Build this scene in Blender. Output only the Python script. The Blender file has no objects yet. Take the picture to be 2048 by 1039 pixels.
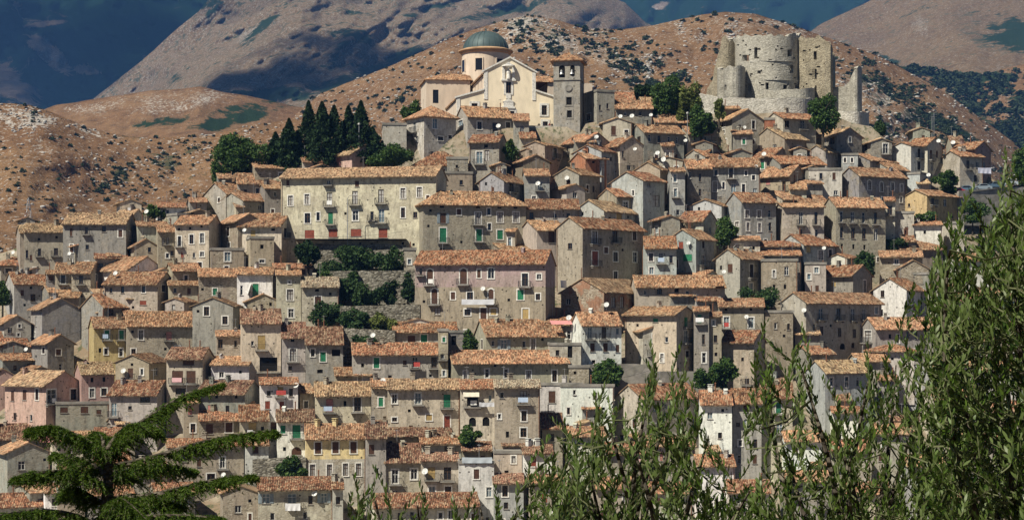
import bpy, math, random
import numpy as np
from mathutils import Vector, Matrix
R = math.radians
rnd = random.Random(7)
rng = np.random.default_rng(7)
S = bpy.context.scene
COL = S.collection

# ------------------------------------------------------------------ camera, sky, sun, exposure
F = 3500.0          # focal length in pixels of the 2048 px wide photograph
CX, HY = 1024.0, 650.0   # principal column, eye level row
cam = bpy.data.cameras.new('camera'); camo = bpy.data.objects.new('camera', cam); COL.objects.link(camo)
cam.sensor_fit = 'HORIZONTAL'; cam.sensor_width = 36.0; cam.lens = F / 2048 * 36
cam.shift_y = (HY - 519.5) / 2048
cam.clip_start = 0.1; cam.clip_end = 20000
camo.location = (0, 0, 0); camo.rotation_euler = (R(90), 0, 0)
S.camera = camo
SUN_AZ, SUN_EL = R(46), R(50)       # to the left behind the camera, high
TO_SUN = Vector((-math.sin(SUN_AZ) * math.cos(SUN_EL), -math.cos(SUN_AZ) * math.cos(SUN_EL), math.sin(SUN_EL)))
world = bpy.data.worlds.new('World'); S.world = world; world.use_nodes = True
wn = world.node_tree; bg = wn.nodes['Background']
sky = wn.nodes.new('ShaderNodeTexSky'); sky.sky_type = 'NISHITA'; sky.sun_disc = False
sky.air_density = 0.3; sky.dust_density = 0.0; sky.altitude = 700; sky.sun_elevation = SUN_EL; sky.sun_rotation = math.atan2(TO_SUN.x, TO_SUN.y)
wn.links.new(sky.outputs[0], bg.inputs[0]); bg.inputs[1].default_value = 0.05
sun = bpy.data.lights.new('sun', 'SUN'); sun.energy = 5.0; sun.angle = R(0.53); sun.color = (1.0, 0.935, 0.79)
suno = bpy.data.objects.new('sun', sun); COL.objects.link(suno)
suno.rotation_euler = TO_SUN.to_track_quat('Z', 'Y').to_euler()
S.view_settings.view_transform = 'Standard'; S.view_settings.look = 'None'; S.view_settings.gamma = 1
S.view_settings.use_curve_mapping = False; S.view_settings.exposure = 0.5
S.render.engine = 'CYCLES'
S.cycles.use_denoising = True
S.cycles.max_bounces = 6; S.cycles.diffuse_bounces = 2; S.cycles.volume_bounces = 0; S.cycles.transparent_max_bounces = 48

# ------------------------------------------------------------------ survey helpers
def lerp_tab(tab, x):
    return np.interp(x, [t[0] for t in tab], [t[1] for t in tab])
def depth(px, py):
    """distance of the village hillside seen at a survey column and row"""
    return 240 + (1039 - py) * 0.130 + 26 * ((px - 1000) / 1024.0) ** 2
def wpt(px, py, Y):
    return Vector(((px - CX) / F * Y, Y, (HY - py) / F * Y))

def hashn(ix, iy, seed):
    n = (ix.astype(np.int64) * 374761393 + iy.astype(np.int64) * 668265263 + seed * 982451653) & 0xFFFFFFFF
    n = ((n ^ (n >> 13)) * 1274126177) & 0xFFFFFFFF
    return ((n ^ (n >> 16)) & 0xFFFF) / 65535.0
def vnoise(x, y, seed=0):
    x = np.asarray(x, float); y = np.asarray(y, float)
    ix = np.floor(x); iy = np.floor(y); fx = x - ix; fy = y - iy
    fx = fx * fx * (3 - 2 * fx); fy = fy * fy * (3 - 2 * fy)
    a = hashn(ix, iy, seed); b = hashn(ix + 1, iy, seed); c = hashn(ix, iy + 1, seed); d = hashn(ix + 1, iy + 1, seed)
    return (a + (b - a) * fx) * (1 - fy) + (c + (d - c) * fx) * fy
def fbm(x, y, seed=0, oct=4):
    s = 0; a = 0.5
    for i in range(oct):
        s = s + a * (vnoise(x, y, seed + i) - 0.5); x = x * 2.03; y = y * 2.03; a *= 0.5
    return s

# ------------------------------------------------------------------ mesh helpers
class MB:
    def __init__(s): s.v = []; s.f = []; s.m = []
    def quad(s, a, b, c, d, m=0):
        n = len(s.v); s.v += [a, b, c, d]; s.f.append((n, n + 1, n + 2, n + 3)); s.m.append(m)
    def poly(s, pts, m=0):
        n = len(s.v); s.v += list(pts); s.f.append(tuple(range(n, n + len(pts)))); s.m.append(m)
    def box(s, x0, x1, y0, y1, z0, z1, m=0):
        n = len(s.v)
        s.v += [(x0, y0, z0), (x1, y0, z0), (x1, y1, z0), (x0, y1, z0), (x0, y0, z1), (x1, y0, z1), (x1, y1, z1), (x0, y1, z1)]
        for f in ((0, 3, 2, 1), (4, 5, 6, 7), (0, 1, 5, 4), (1, 2, 6, 5), (2, 3, 7, 6), (3, 0, 4, 7)):
            s.f.append(tuple(n + i for i in f)); s.m.append(m)
    def prism(s, pts, axis_pts0, axis_pts1, m=0):
        """pts unused; two matching rings"""
        n = len(s.v); k = len(axis_pts0); s.v += list(axis_pts0) + list(axis_pts1)
        s.f.append(tuple(n + i for i in range(k))[::-1]); s.m.append(m)
        s.f.append(tuple(n + k + i for i in range(k))); s.m.append(m)
        for i in range(k):
            j = (i + 1) % k; s.f.append((n + i, n + j, n + k + j, n + k + i)); s.m.append(m)
    def lathe(s, prof, seg=24, cx=0, cy=0, m=0, a0=0, a1=2 * math.pi):
        n = len(s.v); full = abs(a1 - a0 - 2 * math.pi) < 1e-6; cols = seg if full else seg + 1
        for i in range(cols):
            a = a0 + (a1 - a0) * i / seg
            for r, z in prof: s.v.append((cx + r * math.cos(a), cy + r * math.sin(a), z))
        k = len(prof)
        for i in range(seg):
            j = (i + 1) % cols
            for q in range(k - 1):
                s.f.append((n + i * k + q, n + j * k + q, n + j * k + q + 1, n + i * k + q + 1)); s.m.append(m)
    def tube(s, pts, rad, seg=5, m=0):
        """tapered tube along points; rad: number or list"""
        n0 = len(s.v); k = len(pts); pts = [Vector(p) for p in pts]
        for i, p in enumerate(pts):
            t = (pts[min(i + 1, k - 1)] - pts[max(i - 1, 0)])
            if t.length < 1e-9: t = Vector((0, 0, 1))
            t.normalize(); a = t.cross(Vector((0.31, 0.17, 0.93)))
            if a.length < 1e-3: a = t.cross(Vector((1, 0, 0)))
            a.normalize(); b = t.cross(a); r = rad[i] if hasattr(rad, '__len__') else rad
            for q in range(seg):
                an = 2 * math.pi * q / seg; s.v.append(tuple(p + a * (r * math.cos(an)) + b * (r * math.sin(an))))
        for i in range(k - 1):
            for q in range(seg):
                q2 = (q + 1) % seg
                s.f.append((n0 + i * seg + q, n0 + i * seg + q2, n0 + (i + 1) * seg + q2, n0 + (i + 1) * seg + q)); s.m.append(m)
        s.f.append(tuple(n0 + q for q in range(seg))[::-1]); s.m.append(m)
        s.f.append(tuple(n0 + (k - 1) * seg + q for q in range(seg))); s.m.append(m)
    def mesh(s, name, mats):
        me = bpy.data.meshes.new(name); me.from_pydata([tuple(v) for v in s.v], [], s.f)
        for m in mats: me.materials.append(m)
        if len(mats) > 1: me.polygons.foreach_set('material_index', s.m)
        me.update(); return me

def arr_mesh(name, verts, quads, mat, smooth=False, attrs=None):
    """fast mesh from numpy arrays of quads"""
    me = bpy.data.meshes.new(name); nv = len(verts); nf = len(quads)
    me.vertices.add(nv); me.vertices.foreach_set('co', np.asarray(verts, np.float32).ravel())
    k = quads.shape[1]
    me.loops.add(nf * k); me.loops.foreach_set('vertex_index', np.asarray(quads, np.int32).ravel())
    me.polygons.add(nf); me.polygons.foreach_set('loop_start', np.arange(0, nf * k, k, dtype=np.int32))
    if smooth: me.polygons.foreach_set('use_smooth', np.ones(nf, bool))
    if attrs:
        for an, av in attrs.items():
            at = me.attributes.new(an, 'FLOAT', 'POINT'); at.data.foreach_set('value', np.asarray(av, np.float32))
    me.materials.append(mat); me.update(calc_edges=True); return me

def obj(name, me, parent=None, loc=None, rotz=None, color=None):
    o = bpy.data.objects.new(name, me); COL.objects.link(o)
    if parent is not None: o.parent = parent
    if loc is not None: o.location = loc
    if rotz is not None: o.rotation_euler = (0, 0, rotz)
    if color is not None: o.color = tuple(color) if len(color) == 4 else (*color[:3], 1)
    return o
def tag(o, label=None, cat=None, group=None, kind=None):
    if label: o['label'] = label
    if cat: o['category'] = cat
    if group: o['group'] = group
    if kind: o['kind'] = kind
    return o
def empty(name, loc=(0, 0, 0), rotz=0):
    return obj(name, None, None, loc, rotz)

# ------------------------------------------------------------------ materials
class NT:
    def __init__(s, name):
        s.mat = bpy.data.materials.new(name); s.mat.use_nodes = True; s.t = s.mat.node_tree
        s.b = s.t.nodes['Principled BSDF']; s.b.inputs['Roughness'].default_value = 0.85
        s.b.inputs['Specular IOR Level'].default_value = 0.25
    def n(s, typ, **kw):
        x = s.t.nodes.new('ShaderNode' + typ)
        for k, v in kw.items():
            if k in ('inputs',):
                for ik, iv in v.items(): x.inputs[ik].default_value = iv
            else: setattr(x, k, v)
        return x
    def l(s, a, b): s.t.links.new(a, b)
    def pos(s, scale=(1, 1, 1)):
        g = s.n('NewGeometry'); m = s.n('Mapping'); m.inputs['Scale'].default_value = scale; s.l(g.outputs['Position'], m.inputs['Vector']); return m.outputs[0]
    def noise(s, vec, scale, detail=4, rough=0.55, typ=None):
        x = s.n('TexNoise'); x.inputs['Scale'].default_value = scale; x.inputs['Detail'].default_value = detail
        x.inputs['Roughness'].default_value = rough; s.l(vec, x.inputs['Vector']); return x.outputs['Fac']
    def ramp(s, fac, stops):
        x = s.n('ValToRGB'); e = x.color_ramp.elements
        while len(e) < len(stops): e.new(0.5)
        for i, (p, c) in enumerate(stops):
            e[i].position = p; e[i].color = (c, c, c, 1) if not hasattr(c, '__len__') else (*c, 1)
        s.l(fac, x.inputs[0]); return x.outputs[0]
    def mix(s, fac, a, b, mode='MIX'):
        x = s.n('Mix', data_type='RGBA', blend_type=mode)
        for i, v in ((0, fac), (6, a), (7, b)):
            if hasattr(v, 'is_output') or hasattr(v, 'links'): s.l(v, x.inputs[i])
            elif hasattr(v, '__len__'): x.inputs[i].default_value = (*v[:3], 1)
            else: x.inputs[i].default_value = v
        return x.outputs[2]
    def math(s, op, a, b=0.0, clamp=False):
        x = s.n('Math', operation=op, use_clamp=clamp)
        for i, v in ((0, a), (1, b)):
            if hasattr(v, 'links'): s.l(v, x.inputs[i])
            else: x.inputs[i].default_value = v
        return x.outputs[0]
    def bump(s, h, strength=0.4, dist=0.05):
        x = s.n('Bump'); x.inputs['Strength'].default_value = strength; x.inputs['Distance'].default_value = dist
        s.l(h, x.inputs['Height']); s.l(x.outputs[0], s.b.inputs['Normal'])
    def base(s, c):
        if hasattr(c, 'links'): s.l(c, s.b.inputs['Base Color'])
        else: s.b.inputs['Base Color'].default_value = (*c, 1)
    def attr(s, name):
        x = s.n('Attribute', attribute_name=name); return x.outputs['Fac']
    def ocol(s): return s.n('ObjectInfo').outputs['Color']

def simple(name, c, rough=0.6, spec=0.3, metal=0):
    t = NT(name); t.base(c); t.b.inputs['Roughness'].default_value = rough; t.b.inputs['Specular IOR Level'].default_value = spec
    t.b.inputs['Metallic'].default_value = metal; return t.mat

def stucco():
    t = NT('weathered_stucco'); c = t.ocol(); P = t.pos(); PV = t.pos((1, 1, 0.22)); PC = t.pos((1, 1, 1.6))
    n1 = t.noise(P, 0.35, 5, 0.65); n2 = t.noise(PV, 1.6, 5, 0.7); n3 = t.noise(P, 2.6, 6, 0.7); n4 = t.noise(P, 0.8, 3)
    mul = t.ramp(n2, [(0.28, 0.42), (0.47, 0.98), (0.75, 1.25)]); c1 = t.mix(1.0, c, mul, 'MULTIPLY')
    mul2 = t.ramp(n3, [(0.3, 0.68), (0.5, 1.0), (0.8, 1.18)]); c2 = t.mix(1.0, c1, mul2, 'MULTIPLY')
    # bare rubble where the render has fallen off
    v = t.n('TexVoronoi', feature='F1'); v.inputs['Scale'].default_value = 3.4; t.l(PC, v.inputs['Vector'])
    sep = t.n('SeparateColor'); t.l(v.outputs['Color'], sep.inputs[0])
    stone = t.ramp(sep.outputs[0], [(0.0, (0.17, 0.145, 0.11)), (0.5, (0.29, 0.25, 0.19)), (1.0, (0.41, 0.37, 0.30))])
    mask = t.ramp(t.math('ADD', t.math('MULTIPLY', n1, 0.8), t.math('ADD', t.math('MULTIPLY', n4, 0.3), t.math('MULTIPLY', t.math('SUBTRACT', t.n('ObjectInfo').outputs['Random'], 0.5), 0.22))), [(0.57, 0.0), (0.64, 0.85)])
    mask = t.math('MULTIPLY', mask, t.n('ObjectInfo').outputs['Alpha'])
    c3 = t.mix(mask, c2, stone)
    pale = t.ramp(t.noise(P, 0.55, 4, 0.6), [(0.60, 0.0), (0.72, 0.35)])
    c4 = t.mix(pale, c3, (0.47, 0.44, 0.38))
    pk = t.n('TexVoronoi', feature='F1'); pk.inputs['Scale'].default_value = 0.85; t.l(P, pk.inputs['Vector']); c4 = t.mix(t.ramp(pk.outputs['Distance'], [(0.10, 0.85), (0.14, 0.0)]), c4, (0.03, 0.026, 0.02))   # putlog holes
    t.base(c4)
    h = t.math('ADD', n3, t.math('MULTIPLY', t.math('MULTIPLY', v.outputs['Distance'], mask), -1.2)); t.bump(h, 0.55, 0.06)
    t.b.inputs['Roughness'].default_value = 0.95; t.b.inputs['Specular IOR Level'].default_value = 0.1
    return t.mat
def rubble(name, lo, mid, hi, scale=2.6, strength=0.9):
    t = NT(name); P = t.pos((1, 1, 1.5)); P1 = t.pos()
    v = t.n('TexVoronoi', feature='F1'); v.inputs['Scale'].default_value = scale; t.l(P, v.inputs['Vector'])
    sep = t.n('SeparateColor'); t.l(v.outputs['Color'], sep.inputs[0])
    st = t.ramp(sep.outputs[0], [(0.0, lo), (0.5, mid), (1.0, hi)])
    n = t.noise(P1, 0.35, 6, 0.7); n3 = t.noise(P1, 3.0, 5, 0.7)
    c = t.mix(1.0, st, t.ramp(n, [(0.3, 0.62), (0.52, 1.0), (0.75, 1.2)]), 'MULTIPLY')
    e = t.ramp(v.outputs['Distance'], [(0.0, 1.05), (0.35, 1.0), (0.8, 0.6)]); c = t.mix(0.7, c, e, 'MULTIPLY'); t.base(c)
    t.bump(t.math('SUBTRACT', n3, v.outputs['Distance']), strength, 0.12); t.b.inputs['Roughness'].default_value = 0.95
    t.b.inputs['Specular IOR Level'].default_value = 0.1; return t.mat
def tile_mat():
    t = NT('terracotta_tiles'); c = t.ocol(); g = t.n('NewGeometry'); r = g.outputs['Random Per Island']; P = t.pos()
    val = t.ramp(r, [(0.0, 0.3), (0.25, 0.66), (0.55, 0.98), (0.82, 1.25), (1.0, 1.7)])
    c1 = t.mix(1.0, c, val, 'MULTIPLY')
    w = t.n('TexWhiteNoise', noise_dimensions='1D'); t.l(t.math('MULTIPLY', r, 913.7), w.inputs['W'])
    k = t.ramp(w.outputs[0], [(0.0, 0.0), (0.66, 0.0), (0.85, 0.5), (1.0, 0.7)]); c2 = t.mix(k, c1, (0.42, 0.32, 0.21))
    k2 = t.ramp(w.outputs[0], [(0.0, 0.8), (0.12, 0.5), (0.2, 0.0), (1.0, 0.0)]); c2 = t.mix(k2, c2, (0.13, 0.055, 0.035))
    n = t.noise(P, 0.42, 5, 0.65); c3 = t.mix(1.0, c2, t.ramp(n, [(0.32, 0.55), (0.5, 1.0), (0.72, 1.22)]), 'MULTIPLY')
    m = t.ramp(t.noise(P, 0.9, 4), [(0.56, 0.0), (0.72, 0.45)]); c4 = t.mix(m, c3, (0.22, 0.19, 0.13)); t.base(c4)
    t.b.inputs['Roughness'].default_value = 0.9; t.b.inputs['Specular IOR Level'].default_value = 0.15; return t.mat
def glass_mat(name, c, rough=0.12):
    t = NT(name); P = t.pos(); n = t.noise(P, 0.9, 2); t.base(t.mix(n, c, tuple(x * 0.45 for x in c)))
    t.b.inputs['Roughness'].default_value = rough; t.b.inputs['Specular IOR Level'].default_value = 0.5; return t.mat
def paint(name, c, rough=0.6):
    t = NT(name); P = t.pos(); n = t.noise(P, 3.0, 4); t.base(t.mix(1.0, c, t.ramp(n, [(0.3, 0.65), (0.6, 1.05)]), 'MULTIPLY'))
    t.b.inputs['Roughness'].default_value = rough; return t.mat
def hill_mat(name, grass_a, grass_b, rock, scrub, forest, s=1.0):
    t = NT(name); P = t.pos()
    n1 = t.noise(P, 0.012 * s, 6, 0.65); n2 = t.noise(P, 0.09 * s, 6, 0.75); n3 = t.noise(P, 0.4 * s, 4, 0.7)
    c = t.mix(t.ramp(n1, [(0.35, 0.0), (0.65, 1.0)]), grass_a, grass_b)
    n4 = t.noise(P, 1.3 * s, 3, 0.7); c = t.mix(1.0, c, t.ramp(n2, [(0.3, 0.55), (0.5, 1.0), (0.7, 1.3)]), 'MULTIPLY'); c = t.mix(1.0, c, t.ramp(n4, [(0.3, 0.6), (0.5, 1.0), (0.7, 1.4)]), 'MULTIPLY')
    rk = t.attr('rock'); sc = t.attr('scrub'); fo = t.attr('forest')
    rr = t.ramp(t.math('ADD', n3, t.math('MULTIPLY', t.math('SUBTRACT', rk, 0.5), 0.28)), [(0.55, 0.0), (0.63, 0.9)]); c = t.mix(rr, c, rock)
    ss = t.ramp(t.math('ADD', n2, t.math('MULTIPLY', t.math('SUBTRACT', sc, 0.5), 0.28)), [(0.57, 0.0), (0.65, 0.9)]); c = t.mix(ss, c, scrub)
    ff = t.ramp(t.math('ADD', t.math('ADD', t.math('MULTIPLY', n2, 0.45), t.math('MULTIPLY', n1, 0.65)), t.math('MULTIPLY', fo, 0.27)), [(0.68, 0.0), (0.73, 1.0)]); fc = t.mix(n3, forest, tuple(x * 2.2 for x in forest)); c = t.mix(ff, c, fc)
    t.base(c); t.bump(t.math('ADD', n2, t.math('MULTIPLY', n3, 0.4)), 0.8, 2.5 / s); t.b.inputs['Roughness'].default_value = 1.0
    t.b.inputs['Specular IOR Level'].default_value = 0.0; return t.mat
def leaf_mat(name, a, b, back=None, trans=0.25, rough=0.5, spec=0.35):
    t = NT(name); g = t.n('NewGeometry'); r = g.outputs['Random Per Island']
    c = t.mix(r, a, b)
    if back: c = t.mix(g.outputs['Backfacing'], c, back)
    t.base(c); t.b.inputs['Roughness'].default_value = rough; t.b.inputs['Specular IOR Level'].default_value = spec
    tr = t.n('BsdfTranslucent'); t.l(c, tr.inputs['Color']); mx = t.n('MixShader'); mx.inputs[0].default_value = trans
    out = t.t.nodes['Material Output']; t.l(t.b.outputs[0], mx.inputs[1]); t.l(tr.outputs[0], mx.inputs[2]); t.l(mx.outputs[0], out.inputs[0]); return t.mat

M = {}
M['stucco'] = stucco(); M['tile'] = tile_mat()
M['eave'] = paint('eave_wood', (0.16, 0.11, 0.075)); M['white'] = paint('white_limewash', (0.74, 0.72, 0.67))
M['cement'] = rubble('grey_cement', (0.24, 0.23, 0.2), (0.29, 0.27, 0.24), (0.33, 0.31, 0.28), 0.7, 0.25)
M['iron'] = simple('dark_iron', (0.03, 0.03, 0.032), 0.6); M['glass'] = glass_mat('dark_glass', (0.016, 0.017, 0.02))
M['lightglass'] = glass_mat('pale_glass', (0.20, 0.27, 0.31), 0.2); M['curtain'] = paint('white_curtain', (0.42, 0.41, 0.39))
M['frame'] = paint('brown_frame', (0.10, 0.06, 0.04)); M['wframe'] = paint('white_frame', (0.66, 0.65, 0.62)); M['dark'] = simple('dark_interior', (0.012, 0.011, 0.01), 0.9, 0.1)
M['green'] = paint('green_shutter', (0.03, 0.20, 0.10)); M['red'] = paint('brick_red_shutter', (0.25, 0.065, 0.04)); M['brown'] = paint('brown_shutter', (0.10, 0.05, 0.032))
M['pink'] = paint('pink_blind', (0.52, 0.23, 0.20)); M['ochre'] = paint('ochre_blind', (0.46, 0.33, 0.14)); M['blueg'] = paint('bluegrey_shutter', (0.28, 0.33, 0.36))
M['rubble'] = rubble('rubble_stone', (0.10, 0.09, 0.07), (0.19, 0.175, 0.14), (0.32, 0.30, 0.25))
M['castle'] = rubble('pale_castle_stone', (0.33, 0.31, 0.26), (0.42, 0.395, 0.335), (0.50, 0.475, 0.41), 3.2, 0.7)
M['castle_tan'] = rubble('tan_castle_stone', (0.25, 0.215, 0.155), (0.335, 0.29, 0.21), (0.41, 0.365, 0.27), 3.2, 0.9)
M['castle_white'] = rubble('white_scarp_stone', (0.40, 0.38, 0.33), (0.50, 0.475, 0.42), (0.58, 0.555, 0.5), 2.8, 0.7)
M['metal'] = simple('galvanised', (0.4, 0.4, 0.4), 0.45, 0.5, 0.6); M['dish'] = paint('dish_white', (0.6, 0.6, 0.58), 0.5); M['rust'] = paint('rusty_pipe', (0.20, 0.09, 0.05))
M['bark'] = rubble('grey_bark', (0.06, 0.05, 0.04), (0.1, 0.085, 0.065), (0.16, 0.14, 0.11), 14)
WALL = dict(m=(0.365, 0.29, 0.262), g=(0.325, 0.31, 0.275), b=(0.415, 0.375, 0.30), t=(0.315, 0.27, 0.205), c=(0.465, 0.41, 0.325), w=(0.66, 0.65, 0.61), k=(0.46, 0.315, 0.27), y=(0.60, 0.465, 0.25),
            d=(0.22, 0.215, 0.20), l=(0.37, 0.38, 0.37), p=(0.45, 0.425, 0.365), o=(0.26, 0.155, 0.10), r=(0.31, 0.135, 0.08))
ROOF = dict(o=(0.335, 0.19, 0.109), y=(0.37, 0.252, 0.15), r=(0.275, 0.135, 0.076), b=(0.215, 0.12, 0.08), t=(0.34, 0.29, 0.22))
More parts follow.
